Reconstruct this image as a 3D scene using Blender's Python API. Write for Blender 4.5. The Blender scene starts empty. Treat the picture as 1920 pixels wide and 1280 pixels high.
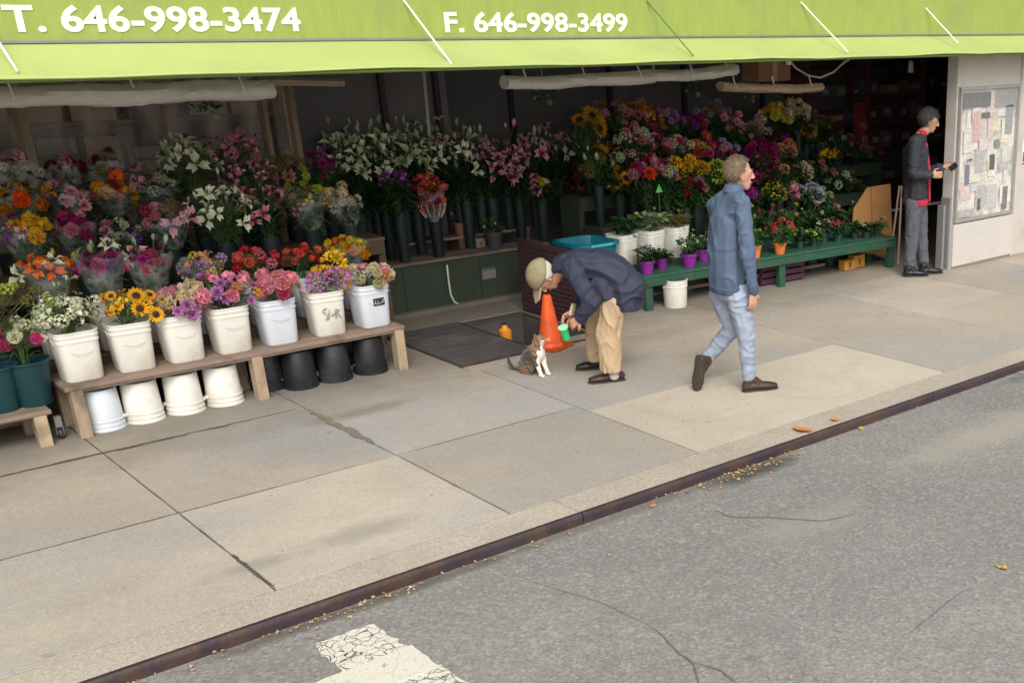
import bpy, bmesh, math, random
import numpy as np
from mathutils import Vector, Matrix, noise

random.seed(11)
scene = bpy.context.scene
COL = scene.collection
PI = math.pi
R_ = math.radians

# ------------------------------------------------------------------ camera
FOC, PPX, PPY = 2133.73, 1528.93, 899.12          # focal length and optical centre of the cropped photograph
PITCH, ROLL, YAW, CAM_H = 0.38161, -0.003443, 0.80144, 2.6
cy, sy = math.cos(YAW), math.sin(YAW)
FWD = Vector((sy*math.cos(PITCH), cy*math.cos(PITCH), -math.sin(PITCH)))
rt0 = Vector((cy, -sy, 0)); dn0 = FWD.cross(rt0)
RGT = math.cos(ROLL)*rt0 + math.sin(ROLL)*dn0
DWN = -math.sin(ROLL)*rt0 + math.cos(ROLL)*dn0
EYE = Vector((0, 0, CAM_H))
cam = bpy.data.cameras.new('camera')
cam.sensor_width = 36.0
cam.lens = FOC/1920*36.0
cam.shift_x = (960-PPX)/1920
cam.shift_y = (PPY-640)/1920
cam.clip_start, cam.clip_end = 0.05, 2000
cam_o = bpy.data.objects.new('camera', cam)
m3 = Matrix((RGT, -DWN, -FWD)).transposed()
cam_o.matrix_world = Matrix.Translation(EYE) @ m3.to_4x4()
COL.objects.link(cam_o)
scene.camera = cam_o

# ------------------------------------------------------------------ light: bright overcast
SUN_EL, SUN_AZ = R_(43), R_(208)       # high, from behind the camera over the street
world = bpy.data.worlds.new('World'); scene.world = world; world.use_nodes = True
nt = world.node_tree; bg = nt.nodes['Background']
skyn = nt.nodes.new('ShaderNodeTexSky'); skyn.sky_type = 'NISHITA'; skyn.sun_disc = False
skyn.sun_elevation = SUN_EL; skyn.sun_rotation = SUN_AZ
skyn.air_density = 1.0; skyn.dust_density = 4.0; skyn.ozone_density = 1.0
hs = nt.nodes.new('ShaderNodeHueSaturation'); hs.inputs['Saturation'].default_value = 0.12
nt.links.new(skyn.outputs[0], hs.inputs['Color']); nt.links.new(hs.outputs[0], bg.inputs['Color'])
bg.inputs['Strength'].default_value = 0.15
sun = bpy.data.lights.new('sun', 'SUN'); sun.energy = 1.1; sun.angle = R_(28); sun.color = (1.0, 0.93, 0.82)
sun_o = bpy.data.objects.new('sun', sun); COL.objects.link(sun_o)
sd = Vector((math.sin(SUN_AZ)*math.cos(SUN_EL), math.cos(SUN_AZ)*math.cos(SUN_EL), math.sin(SUN_EL)))
sun_o.rotation_euler = sd.to_track_quat('Z', 'Y').to_euler()
sun_o.location = (0, 0, 12)
vs = scene.view_settings
vs.view_transform = 'Standard'; vs.look = 'None'; vs.exposure = 0.47; vs.gamma = 1.0; vs.use_curve_mapping = False

# ------------------------------------------------------------------ helpers
def ray(u, v):
    return RGT*((u-PPX)/FOC) + DWN*((v-PPY)/FOC) + FWD
def at_y(u, v, Y):
    d = ray(u, v); return EYE + d*(Y/d.y)
def at_z(u, v, z=0.0):
    d = ray(u, v); return EYE + d*((z-CAM_H)/d.z)
NH = Vector((sy, cy, 0))                      # horizontal viewing direction
RH = Vector((cy, -sy, 0))
def at_plane(g, u, v, d=0.0):                 # vertical plane through g, d metres farther along the street-to-shop view
    r = ray(u, v); return EYE + r*(((g-EYE).dot(NH)+d)/r.dot(NH))

def link(o, parent=None):
    COL.objects.link(o)
    if parent is not None: o.parent = parent
    return o
def tag(o, label=None, cat=None, group=None, kind=None):
    if label: o['label'] = label
    if cat: o['category'] = cat
    if group: o['group'] = group
    if kind: o['kind'] = kind
    return o
def thing(name, label, cat, loc=(0, 0, 0), rz=0.0, group=None):
    o = bpy.data.objects.new(name, None); o.empty_display_size = 0.1
    o.location = loc; o.rotation_euler = (0, 0, rz); COL.objects.link(o)
    return tag(o, label, cat, group)
def copy_tree(o, parent=None):
    c = o.copy(); COL.objects.link(c); c.parent = parent
    for ch in list(o.children): copy_tree(ch, c)
    return c

class MB:
    def __init__(s): s.v = []; s.f = []
    def add(s, vs, fs):
        n = len(s.v); s.v += [tuple(p) for p in vs]; s.f += [tuple(i+n for i in f) for f in fs]; return s
    def box(s, x0, x1, y0, y1, z0, z1, M=None):
        vs = [Vector((x, y, z)) for z in (z0, z1) for y in (y0, y1) for x in (x0, x1)]
        if M: vs = [M @ p for p in vs]
        return s.add(vs, [(0, 2, 3, 1), (4, 5, 7, 6), (0, 1, 5, 4), (2, 6, 7, 3), (0, 4, 6, 2), (1, 3, 7, 5)])
    def lathe(s, prof, n=24, c=(0, 0, 0), power=2.0, rot=0.0):
        vs = []
        for r, z in prof:
            for k in range(n):
                a = 2*PI*k/n + 1e-4; ca, sa = math.cos(a), math.sin(a)
                q = (abs(ca)**power + abs(sa)**power)**(-1/power)
                x, y = r*q*ca, r*q*sa
                vs.append((c[0]+x*math.cos(rot)-y*math.sin(rot), c[1]+x*math.sin(rot)+y*math.cos(rot), c[2]+z))
        fs = [(i*n+k, i*n+(k+1) % n, (i+1)*n+(k+1) % n, (i+1)*n+k) for i in range(len(prof)-1) for k in range(n)]
        if prof[0][0] > 1e-5: fs.append(tuple(range(n-1, -1, -1)))
        if prof[-1][0] > 1e-5: fs.append(tuple((len(prof)-1)*n+k for k in range(n)))
        return s.add(vs, fs)
    def tube(s, pts, r, n=8, cap=True):
        pts = [Vector(p) for p in pts]; rs = r if isinstance(r, (list, tuple)) else [r]*len(pts)
        vs = []; up = Vector((0.13, 0.31, 0.94))
        for i, p in enumerate(pts):
            t = (pts[min(i+1, len(pts)-1)]-pts[max(i-1, 0)]).normalized()
            a = t.cross(up)
            if a.length < 1e-3: a = t.cross(Vector((1, 0, 0)))
            a.normalize(); b = t.cross(a)
            vs += [p + (a*math.cos(2*PI*k/n) + b*math.sin(2*PI*k/n))*rs[i] for k in range(n)]
        fs = [(i*n+k, i*n+(k+1) % n, (i+1)*n+(k+1) % n, (i+1)*n+k) for i in range(len(pts)-1) for k in range(n)]
        if cap: fs += [tuple(range(n-1, -1, -1)), tuple((len(pts)-1)*n+k for k in range(n))]
        return s.add(vs, fs)
    def prism(s, poly, z0, z1):
        n = len(poly)
        vs = [(x, y, z0) for x, y in poly] + [(x, y, z1) for x, y in poly]
        fs = [tuple(range(n-1, -1, -1)), tuple(range(n, 2*n))] + [(k, (k+1) % n, n+(k+1) % n, n+k) for k in range(n)]
        return s.add(vs, fs)
    def mesh(s, name):
        me = bpy.data.meshes.new(name); me.from_pydata(s.v, [], s.f)
        bm = bmesh.new(); bm.from_mesh(me); bmesh.ops.recalc_face_normals(bm, faces=bm.faces); bm.to_mesh(me); bm.free()
        return me
    def build(s, name, m, parent=None, smooth=False, bevel=0.0, seg=2):
        me = s.mesh(name)
        if bevel > 0:
            bm = bmesh.new(); bm.from_mesh(me)
            ed = [e for e in bm.edges if len(e.link_faces) == 2 and e.calc_face_angle(0) > 0.6]
            bmesh.ops.bevel(bm, geom=ed, offset=bevel, segments=seg, affect='EDGES', profile=0.6, clamp_overlap=True)
            bm.to_mesh(me); bm.free()
        if m: me.materials.append(m)
        if smooth:
            me.polygons.foreach_set('use_smooth', [True]*len(me.polygons))
            if smooth == 'auto':
                try: me.set_sharp_from_angle(angle=R_(35))
                except Exception: pass
        o = bpy.data.objects.new(name, me)
        return link(o, parent)

# ------------------------------------------------------------------ materials
MATS = {}
def nd(nt, t, **kw):
    n = nt.nodes.new(t)
    for k, v in kw.items(): setattr(n, k, v)
    return n
def mat(name, col, rough=0.6, var=0.18, scale=9.0, bump=0.0, bscale=None, spec=0.4, metal=0.0, rnd=0.0, detail=6.0, dirt=None, dscale=3.0, stretch=None, trans=0.0):
    if name in MATS: return MATS[name]
    m = bpy.data.materials.new(name); m.use_nodes = True; nt = m.node_tree; p = nt.nodes['Principled BSDF']; L = nt.links.new
    tc = nd(nt, 'ShaderNodeTexCoord'); src = tc.outputs['Object']
    if stretch:
        mp = nd(nt, 'ShaderNodeMapping'); mp.inputs['Scale'].default_value = stretch; L(src, mp.inputs[0]); src = mp.outputs[0]
    nz = nd(nt, 'ShaderNodeTexNoise'); nz.inputs['Scale'].default_value = scale; nz.inputs['Detail'].default_value = detail; nz.inputs['Roughness'].default_value = 0.65
    L(src, nz.inputs['Vector'])
    mx = nd(nt, 'ShaderNodeMix', data_type='RGBA')
    lo = [c*(1-var*1.5) for c in col]; hi = [min(1, c*(1+var*1.2)) for c in col]
    mx.inputs[6].default_value = (*lo, 1); mx.inputs[7].default_value = (*hi, 1)
    L(nz.outputs['Fac'], mx.inputs[0]); out = mx.outputs[2]
    if dirt:
        n2 = nd(nt, 'ShaderNodeTexNoise'); n2.inputs['Scale'].default_value = dscale; n2.inputs['Detail'].default_value = 8
        L(tc.outputs['Object'], n2.inputs['Vector'])
        rp = nd(nt, 'ShaderNodeMapRange'); rp.inputs[1].default_value = 0.5; rp.inputs[2].default_value = 0.72
        L(n2.outputs['Fac'], rp.inputs[0]); m2 = nd(nt, 'ShaderNodeMix', data_type='RGBA')
        L(rp.outputs[0], m2.inputs[0]); L(out, m2.inputs[6]); m2.inputs[7].default_value = (*dirt, 1); out = m2.outputs[2]
    if rnd:
        oi = nd(nt, 'ShaderNodeObjectInfo'); hsn = nd(nt, 'ShaderNodeHueSaturation')
        a = nd(nt, 'ShaderNodeMapRange'); a.inputs[3].default_value = 1-rnd; a.inputs[4].default_value = 1+rnd*0.7
        L(oi.outputs['Random'], a.inputs[0]); L(a.outputs[0], hsn.inputs['Value']); L(out, hsn.inputs['Color'])
        b = nd(nt, 'ShaderNodeMath', operation='MULTIPLY_ADD'); b.inputs[1].default_value = rnd*0.08; b.inputs[2].default_value = 0.5-rnd*0.04
        fr = nd(nt, 'ShaderNodeMath', operation='FRACT'); m7 = nd(nt, 'ShaderNodeMath', operation='MULTIPLY'); m7.inputs[1].default_value = 7.31
        L(oi.outputs['Random'], m7.inputs[0]); L(m7.outputs[0], fr.inputs[0]); L(fr.outputs[0], b.inputs[0]); L(b.outputs[0], hsn.inputs['Hue'])
        out = hsn.outputs[0]
    L(out, p.inputs['Base Color'])
    p.inputs['Roughness'].default_value = rough; p.inputs['Specular IOR Level'].default_value = spec; p.inputs['Metallic'].default_value = metal
    if bump:
        nb = nd(nt, 'ShaderNodeTexNoise'); nb.inputs['Scale'].default_value = bscale or scale*6; nb.inputs['Detail'].default_value = 5
        L(src, nb.inputs['Vector']); bp = nd(nt, 'ShaderNodeBump'); bp.inputs['Strength'].default_value = bump; bp.inputs['Distance'].default_value = 0.01
        L(nb.outputs['Fac'], bp.inputs['Height']); L(bp.outputs[0], p.inputs['Normal'])
    if trans:
        p.inputs['Subsurface Weight'].default_value = 0.0
        tb = nd(nt, 'ShaderNodeBsdfTranslucent'); ms = nd(nt, 'ShaderNodeMixShader'); ms.inputs[0].default_value = trans
        L(out, tb.inputs[0]); L(p.outputs[0], ms.inputs[1]); L(tb.outputs[0], ms.inputs[2])
        L(ms.outputs[0], nt.nodes['Material Output'].inputs['Surface'])
    MATS[name] = m
    return m

M_wood = mat('weathered_wood', (0.24, 0.178, 0.132), 0.8, 0.35, 3.0, 0.5, 30, stretch=(1, 6, 6), rnd=0.25, dirt=(0.12, 0.09, 0.06), dscale=5)
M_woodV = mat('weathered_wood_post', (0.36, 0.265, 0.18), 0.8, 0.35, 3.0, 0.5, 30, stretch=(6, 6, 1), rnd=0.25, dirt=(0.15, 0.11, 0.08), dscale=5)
M_wooddark = mat('stained_wood', (0.13, 0.085, 0.05), 0.75, 0.4, 3.0, 0.4, 30, stretch=(1, 6, 6), rnd=0.3)
M_white = mat('white_plastic', (0.71, 0.685, 0.62), 0.38, 0.05, 5, rnd=0.05, dirt=(0.53, 0.475, 0.39), dscale=4.5)
M_whiteblue = mat('bluish_white_plastic', (0.60, 0.63, 0.68), 0.38, 0.06, 5, rnd=0.05, dirt=(0.6, 0.62, 0.65), dscale=6)
M_black = mat('black_plastic', (0.018, 0.019, 0.023), 0.4, 0.3, 5, rnd=0.2, dirt=(0.05, 0.048, 0.045), dscale=5)
M_vase = mat('dark_green_plastic', (0.012, 0.024, 0.021), 0.5, 0.25, 6, rnd=0.35)
M_teal = mat('dark_teal_plastic', (0.012, 0.055, 0.065), 0.35, 0.25, 6, rnd=0.2)
M_greenpaint = mat('green_paint', (0.019, 0.082, 0.046), 0.55, 0.3, 7, 0.2, 40, rnd=0.15, dirt=(0.06, 0.07, 0.05), dscale=6, stretch=(1, 4, 4))
M_greenpanel = mat('dark_green_panel', (0.040, 0.058, 0.036), 0.6, 0.35, 3, 0.15, 30, dirt=(0.05, 0.045, 0.035), dscale=2.5)
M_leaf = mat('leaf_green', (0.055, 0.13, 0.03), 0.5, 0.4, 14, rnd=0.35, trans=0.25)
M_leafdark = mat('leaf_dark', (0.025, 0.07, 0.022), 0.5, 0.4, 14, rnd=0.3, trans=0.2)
M_stem = mat('stem_green', (0.07, 0.13, 0.035), 0.5, 0.3, 14)
M_rust = mat('rusty_brown_steel', (0.060, 0.042, 0.048), 0.45, 0.35, 6, 0.3, 40, metal=0.25, dirt=(0.11, 0.06, 0.035), dscale=4)
M_metal = mat('grey_metal', (0.35, 0.35, 0.36), 0.4, 0.15, 10, metal=0.7)
M_darkmetal = mat('dark_hatch_steel', (0.105, 0.095, 0.092), 0.6, 0.35, 4, 0.4, 60, metal=0.3, dirt=(0.16, 0.14, 0.12), dscale=3)
M_wallwhite = mat('off_white_paint', (0.50, 0.46, 0.42), 0.6, 0.08, 3, 0.1, 30, dirt=(0.42, 0.38, 0.32), dscale=2.2)
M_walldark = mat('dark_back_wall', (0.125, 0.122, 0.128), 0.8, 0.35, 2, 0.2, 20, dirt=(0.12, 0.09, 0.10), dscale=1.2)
M_cable = mat('white_cable', (0.7, 0.68, 0.62), 0.5, 0.1)
# ------------------------------------------------------------------ ground materials
def ground_mat(name, col, grain, gscale, spots, patch=None, rnd=0.0, darkband=None, bump=0.35, grey=0.0):
    m = bpy.data.materials.new(name); m.use_nodes = True; nt = m.node_tree; p = nt.nodes['Principled BSDF']; L = nt.links.new
    tc = nd(nt, 'ShaderNodeTexCoord'); src = tc.outputs['Object']
    def nz(scale, detail=5, rough=0.6, vec=None, dist=0.0):
        n = nd(nt, 'ShaderNodeTexNoise'); n.inputs['Scale'].default_value = scale; n.inputs['Detail'].default_value = detail; n.inputs['Roughness'].default_value = rough
        n.inputs['Distortion'].default_value = dist
        L(vec or src, n.inputs['Vector']); return n.outputs['Fac']
    def rng(s, a, b, c=0.0, d=1.0):
        r = nd(nt, 'ShaderNodeMapRange'); r.inputs[1].default_value = a; r.inputs[2].default_value = b; r.inputs[3].default_value = c; r.inputs[4].default_value = d
        L(s, r.inputs[0]); return r.outputs[0]
    def mix(f, a, b, mode='MIX'):
        x = nd(nt, 'ShaderNodeMix', data_type='RGBA', blend_type=mode)
        for s, i in ((f, 0), (a, 6), (b, 7)):
            if isinstance(s, (int, float)): x.inputs[i].default_value = s
            elif isinstance(s, tuple): x.inputs[i].default_value = (*s, 1)
            else: L(s, x.inputs[i])
        return x.outputs[2]
    c = mix(rng(nz(0.55, 6, 0.6), 0.32, 0.68), tuple(k*0.86 for k in col), tuple(min(1, k*1.10) for k in col))
    if grey: c = mix(rng(nz(0.42, 5, 0.6, dist=0.8), 0.42, 0.66, 0, grey), c, tuple(sum(col)/3*k for k in (0.86, 0.845, 0.81)))
    c = mix(rng(nz(2.6, 8, 0.7, dist=0.6), 0.50, 0.78, 0, 0.5), c, tuple(k*0.72 for k in col))
    c = mix(rng(nz(5.5, 8, 0.75), 0.58, 0.75, 0, 0.45), c, tuple(k*0.62 for k in col))
    c = mix(rng(nz(gscale, 2, 0.5), 0.36, 0.64), mix(1.0, c, (1-grain,)*3, 'MULTIPLY'), mix(1.0, c, (1+grain,)*3, 'MULTIPLY'))
    c = mix(rng(nz(24, 5, 0.75), 0.48, 0.70, 0, 0.22+grain), c, tuple(k*0.70 for k in col))
    c = mix(rng(nz(31, 4, 0.7), 0.52, 0.72, 0, 0.18+grain), c, tuple(min(1, k*1.28) for k in col))
    # aggregate flecks
    vo = nd(nt, 'ShaderNodeTexVoronoi'); vo.inputs['Scale'].default_value = gscale*0.9; L(src, vo.inputs['Vector'])
    sp = nd(nt, 'ShaderNodeSeparateColor'); L(vo.outputs['Color'], sp.inputs[0])
    c = mix(rng(sp.outputs[0], 0.80, 0.82, 0, spots), c, tuple(min(1, k*1.9) for k in col))
    c = mix(rng(sp.outputs[1], 0.80, 0.82, 0, spots), c, tuple(k*0.45 for k in col))
    # gum and oil spots
    v2 = nd(nt, 'ShaderNodeTexVoronoi'); v2.inputs['Scale'].default_value = 1.7; v2.inputs['Randomness'].default_value = 1.0; L(src, v2.inputs['Vector'])
    c = mix(rng(v2.outputs['Distance'], 0.035, 0.05, 0.35, 0.0), c, tuple(k*0.4 for k in col))
    v3 = nd(nt, 'ShaderNodeTexVoronoi'); v3.inputs['Scale'].default_value = 6.5; L(src, v3.inputs['Vector'])
    c = mix(rng(v3.outputs['Distance'], 0.06, 0.10, 0.30, 0.0), c, tuple(k*0.45 for k in col))
    c = mix(rng(nz(1.15, 9, 0.75, dist=1.2), 0.52, 0.70, 0, 0.38), c, tuple(k*0.66 for k in col))
    sx = nd(nt, 'ShaderNodeSeparateXYZ'); L(src, sx.inputs[0])
    if darkband:      # darker brown tone growing towards the shop, edge broken up by noise
        y0, y1, dc, amt = darkband
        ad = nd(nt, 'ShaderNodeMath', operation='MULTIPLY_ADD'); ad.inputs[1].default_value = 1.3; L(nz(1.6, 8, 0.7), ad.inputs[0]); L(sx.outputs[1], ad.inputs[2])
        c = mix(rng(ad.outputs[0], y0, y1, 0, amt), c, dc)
    for (cx, cyy, rx, ry, pc, amt) in (patch or []):
        mp = nd(nt, 'ShaderNodeMapping'); mp.inputs['Location'].default_value = (-cx/rx, -cyy/ry, 0); mp.inputs['Scale'].default_value = (1/rx, 1/ry, 0)
        L(src, mp.inputs[0]); ln = nd(nt, 'ShaderNodeVectorMath', operation='LENGTH'); L(mp.outputs[0], ln.inputs[0])
        a2 = nd(nt, 'ShaderNodeMath', operation='MULTIPLY_ADD'); a2.inputs[1].default_value = 1.6; L(nz(3.5, 8, 0.7), a2.inputs[0]); L(ln.outputs['Value'], a2.inputs[2])
        c = mix(rng(a2.outputs[0], 1.1, 1.75, amt, 0), c, pc)
    if rnd:
        oi = nd(nt, 'ShaderNodeObjectInfo'); h = nd(nt, 'ShaderNodeHueSaturation'); L(rng(oi.outputs['Random'], 0, 1, 1-rnd, 1+rnd*0.6), h.inputs['Value']); L(c, h.inputs['Color']); c = h.outputs[0]
    L(c, p.inputs['Base Color']); p.inputs['Roughness'].default_value = 0.85; p.inputs['Specular IOR Level'].default_value = 0.25
    bp = nd(nt, 'ShaderNodeBump'); bp.inputs['Strength'].default_value = bump; bp.inputs['Distance'].default_value = 0.004
    L(nz(gscale*0.8, 3), bp.inputs['Height']); L(bp.outputs[0], p.inputs['Normal'])
    return m
GR = (0.17, 0.155, 0.13)
M_conc = ground_mat('sidewalk_concrete', (0.440, 0.380, 0.308), 0.10, 110, 0.10, rnd=0.12, grey=0.95, darkband=(8.25, 9.3, (0.17, 0.15, 0.12), 0.85),
                    patch=[(2.35, 5.75, 0.45, 0.16, (0.28, 0.255, 0.215), 0.7), (1.75, 5.75, 0.3, 0.10, (0.26, 0.24, 0.2), 0.6), (3.3, 7.75, 0.55, 0.14, (0.2, 0.18, 0.14), 0.7), (0.9, 8.0, 0.12, 0.08, (0.18, 0.16, 0.13), 0.8)])
M_conclight = ground_mat('new_concrete', (0.50, 0.44, 0.355), 0.06, 130, 0.06, rnd=0.02)
M_kerbconc = ground_mat('kerb_concrete', (0.42, 0.365, 0.30), 0.16, 110, 0.18, rnd=0.04)
M_asph = ground_mat('worn_asphalt', (0.245, 0.234, 0.219), 0.16, 62, 0.25, grey=0.6,
                    patch=[(6.6, 4.35, 1.7, 0.30, (0.36, 0.33, 0.275), 0.6), (4.3, 4.2, 0.5, 0.25, (0.30, 0.285, 0.25), 0.5), (4.6, 5.0, 0.5, 0.14, (0.06, 0.06, 0.055), 0.9), (8.3, 4.97, 1.3, 0.13, (0.08, 0.075, 0.07), 0.8), (3.3, 5.04, 2.2, 0.07, (0.13, 0.11, 0.08), 0.6), (2.0, 5.04, 1.2, 0.07, (0.10, 0.085, 0.07), 0.7)], bump=0.6)

def struct(o): o['kind'] = 'structure'; return o
struct(MB().box(-60, 80, -60, 80, -0.9, -0.5).build('ground', mat('earth', (0.12, 0.10, 0.08), 0.9)))
road = struct(MB().box(-60, 80, -40, 5.085, -0.49, -0.062).build('road', M_asph))
# sidewalk: a bed with separate concrete flags on it, a steel-faced kerb along the road
walk = struct(MB().box(-30, 45, 5.13, 5.40, -0.45, -0.16).box(-30, 45, 5.40, 8.05, -0.45, -0.012).box(-30, 5.08, 8.05, 11.2, -0.45, -0.012).box(5.80, 45, 8.05, 11.2, -0.45, -0.012)
              .box(5.08, 5.80, 8.05, 8.44, -0.45, -0.012).box(5.08, 5.80, 9.58, 11.2, -0.45, -0.012).build('sidewalk', mat('joint_dirt', (0.06, 0.05, 0.04), 0.95)))
rs = random.Random(3)
def slab(x0, x1, y0, y1, m=None, g=0.006, name='slab'):
    mb = MB()
    w = [rs.uniform(-0.002, 0.002) for _ in range(4)]
    nx = max(1, int((x1-x0)/0.12)); ny = max(1, int((y1-y0)/0.12))
    # irregular worn edge
    def edge(ax, a0, a1, n, fixed, sgn):
        return [((a0+(a1-a0)*i/n), fixed + sgn*(g + abs(noise.noise(Vector((a0+(a1-a0)*i/n*1.0, fixed*3, 0.7))*4.0))*0.008)) for i in range(n)]
    P = [(x, y) for x, y in edge(0, x0, x1, nx, y0, 1)] + [(x, y) for y, x in edge(0, y0, y1, ny, x1, -1)]
    P += [(x, y) for x, y in edge(0, x1, x0, nx, y1, -1)] + [(x, y) for y, x in edge(0, y1, y0, ny, x0, 1)]
    P = [(min(max(x, x0+g), x1-g), min(max(y, y0+g), y1-g)) for x, y in P]
    n = len(P)
    def zt(x, y):
        a = (x-x0)/(x1-x0); b = (y-y0)/(y1-y0); return (w[0]*(1-a)+w[1]*a)*(1-b)+(w[2]*(1-a)+w[3]*a)*b
    ccx, ccy = (x0+x1)/2, (y0+y1)/2
    vs = [(x, y, -0.05) for x, y in P] + [(x, y, zt(x, y)-0.0008) for x, y in P]
    bw = 0.0008
    inn = [(x+(ccx-x)/abs(ccx-x+1e-9)*bw if abs(x-ccx) > 0.01 else x, y+(ccy-y)/abs(ccy-y+1e-9)*bw if abs(y-ccy) > 0.01 else y) for x, y in P]
    vs += [(x, y, zt(x, y)) for x, y in inn]
    fs = [(k, (k+1) % n, n+(k+1) % n, n+k) for k in range(n)] + [(n+k, n+(k+1) % n, 2*n+(k+1) % n, 2*n+k) for k in range(n)] + [tuple(range(2*n, 3*n))]
    mb.add(vs, fs)
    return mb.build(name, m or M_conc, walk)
XJ = [-3.6, -2.27, -0.93, 0.42, 1.745, 3.06, 4.46, 5.80, 7.12, 8.45, 9.78, 11.1, 12.4, 13.8]
for i in range(len(XJ)-1):
    a, b = XJ[i], XJ[i+1]
    lite = i in (6,)
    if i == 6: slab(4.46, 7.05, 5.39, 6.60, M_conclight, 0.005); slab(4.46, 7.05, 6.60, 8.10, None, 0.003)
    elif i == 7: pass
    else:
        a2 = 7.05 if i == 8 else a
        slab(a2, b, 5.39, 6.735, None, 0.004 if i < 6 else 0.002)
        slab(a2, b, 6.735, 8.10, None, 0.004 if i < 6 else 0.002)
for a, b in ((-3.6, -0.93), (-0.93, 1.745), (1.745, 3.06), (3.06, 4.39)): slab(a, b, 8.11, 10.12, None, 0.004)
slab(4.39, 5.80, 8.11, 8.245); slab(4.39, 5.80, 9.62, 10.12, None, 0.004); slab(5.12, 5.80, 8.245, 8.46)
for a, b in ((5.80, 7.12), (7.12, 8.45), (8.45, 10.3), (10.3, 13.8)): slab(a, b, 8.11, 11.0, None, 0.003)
# dirt that fills the broken joints
def strip(name, pts, w, m, z, parent, seed=1, jit=0.35):
    r = random.Random(seed); pts = [Vector((p[0], p[1], z)) for p in pts]; fine = []
    for i in range(len(pts)-1):
        n = max(2, int((pts[i+1]-pts[i]).length/0.05))
        fine += [pts[i].lerp(pts[i+1], k/n) for k in range(n)]
    fine.append(pts[-1]); vs = []
    for i, p in enumerate(fine):
        t = (fine[min(i+1, len(fine)-1)]-fine[max(0, i-1)]).normalized(); s = Vector((-t.y, t.x, 0))
        f = i/(len(fine)-1); ww = w*(0.25+0.75*math.sin(PI*min(1, max(0, f)))**0.7)
        o = s*r.uniform(-1, 1)*w*jit
        vs += [p+o+s*ww*r.uniform(0.5, 1), p+o-s*ww*r.uniform(0.5, 1)]
    fs = [(2*i, 2*i+1, 2*i+3, 2*i+2) for i in range(len(fine)-1)]
    o = MB().add(vs, fs).build(name, m, parent); return o
M_dirt = mat('dark_grit', (0.10, 0.085, 0.065), 0.95, 0.5, 60)
M_crack = mat('crack_dark', (0.14, 0.132, 0.122), 0.95, 0.4, 60)  # dark colour of the crack strips laid on the asphalt
strip('joint_dirt', [(3.055, 8.02), (3.05, 7.6), (3.06, 7.05)], 0.04, mat('pale_grit', (0.21, 0.18, 0.14), 0.95, 0.5, 50), 0.004, walk, 2)
strip('joint_dirt', [(1.745, 5.95), (1.745, 5.42)], 0.014, M_dirt, 0.004, walk, 5)
strip('joint_dirt', [(3.06, 6.735), (1.745, 6.735), (0.4, 6.74)], 0.0045, MATS['pale_grit'], 0.0035, walk, 8)
strip('joint_dirt', [(3.06, 6.7), (3.06, 5.42)], 0.0045, MATS['pale_grit'], 0.0035, walk, 9)
strip('joint_dirt', [(3.06, 6.735), (4.45, 6.735)], 0.0045, MATS['pale_grit'], 0.0035, walk, 10)
strip('joint_dirt', [(0.2, 8.12), (0.9, 8.10), (1.74, 8.115), (3.0, 8.12)], 0.014, M_dirt, 0.004, walk, 6)
# kerb
kerb = struct(MB().box(-30, 45, 5.105, 5.125, -0.45, -0.16).build('kerb', M_rust))
prof = [(5.128, 0.0), (5.112, 0.004), (5.098, 0.001), (5.090, -0.010), (5.088, -0.03), (5.090, -0.16), (5.12, -0.16), (5.128, -0.05)]
x = -12.0
while x < 25:
    ln = rs.uniform(2.7, 3.4); n = len(prof)
    vs = [(xx, y, z) for xx in (x+0.003, x+ln-0.003) for y, z in prof]
    MB().add(vs, [(k, (k+1) % n, n+(k+1) % n, n+k) for k in range(n)] + [tuple(range(n)), tuple(range(2*n-1, n-1, -1))]).build('steel_facing', M_rust, kerb, smooth='auto')
    MB().box(x+0.002, x+ln-0.002, 5.131, 5.386, -0.16, -0.001+rs.uniform(-.001, .001)).build('kerb_stone', M_kerbconc, kerb, bevel=0.006)
    x += ln
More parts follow.
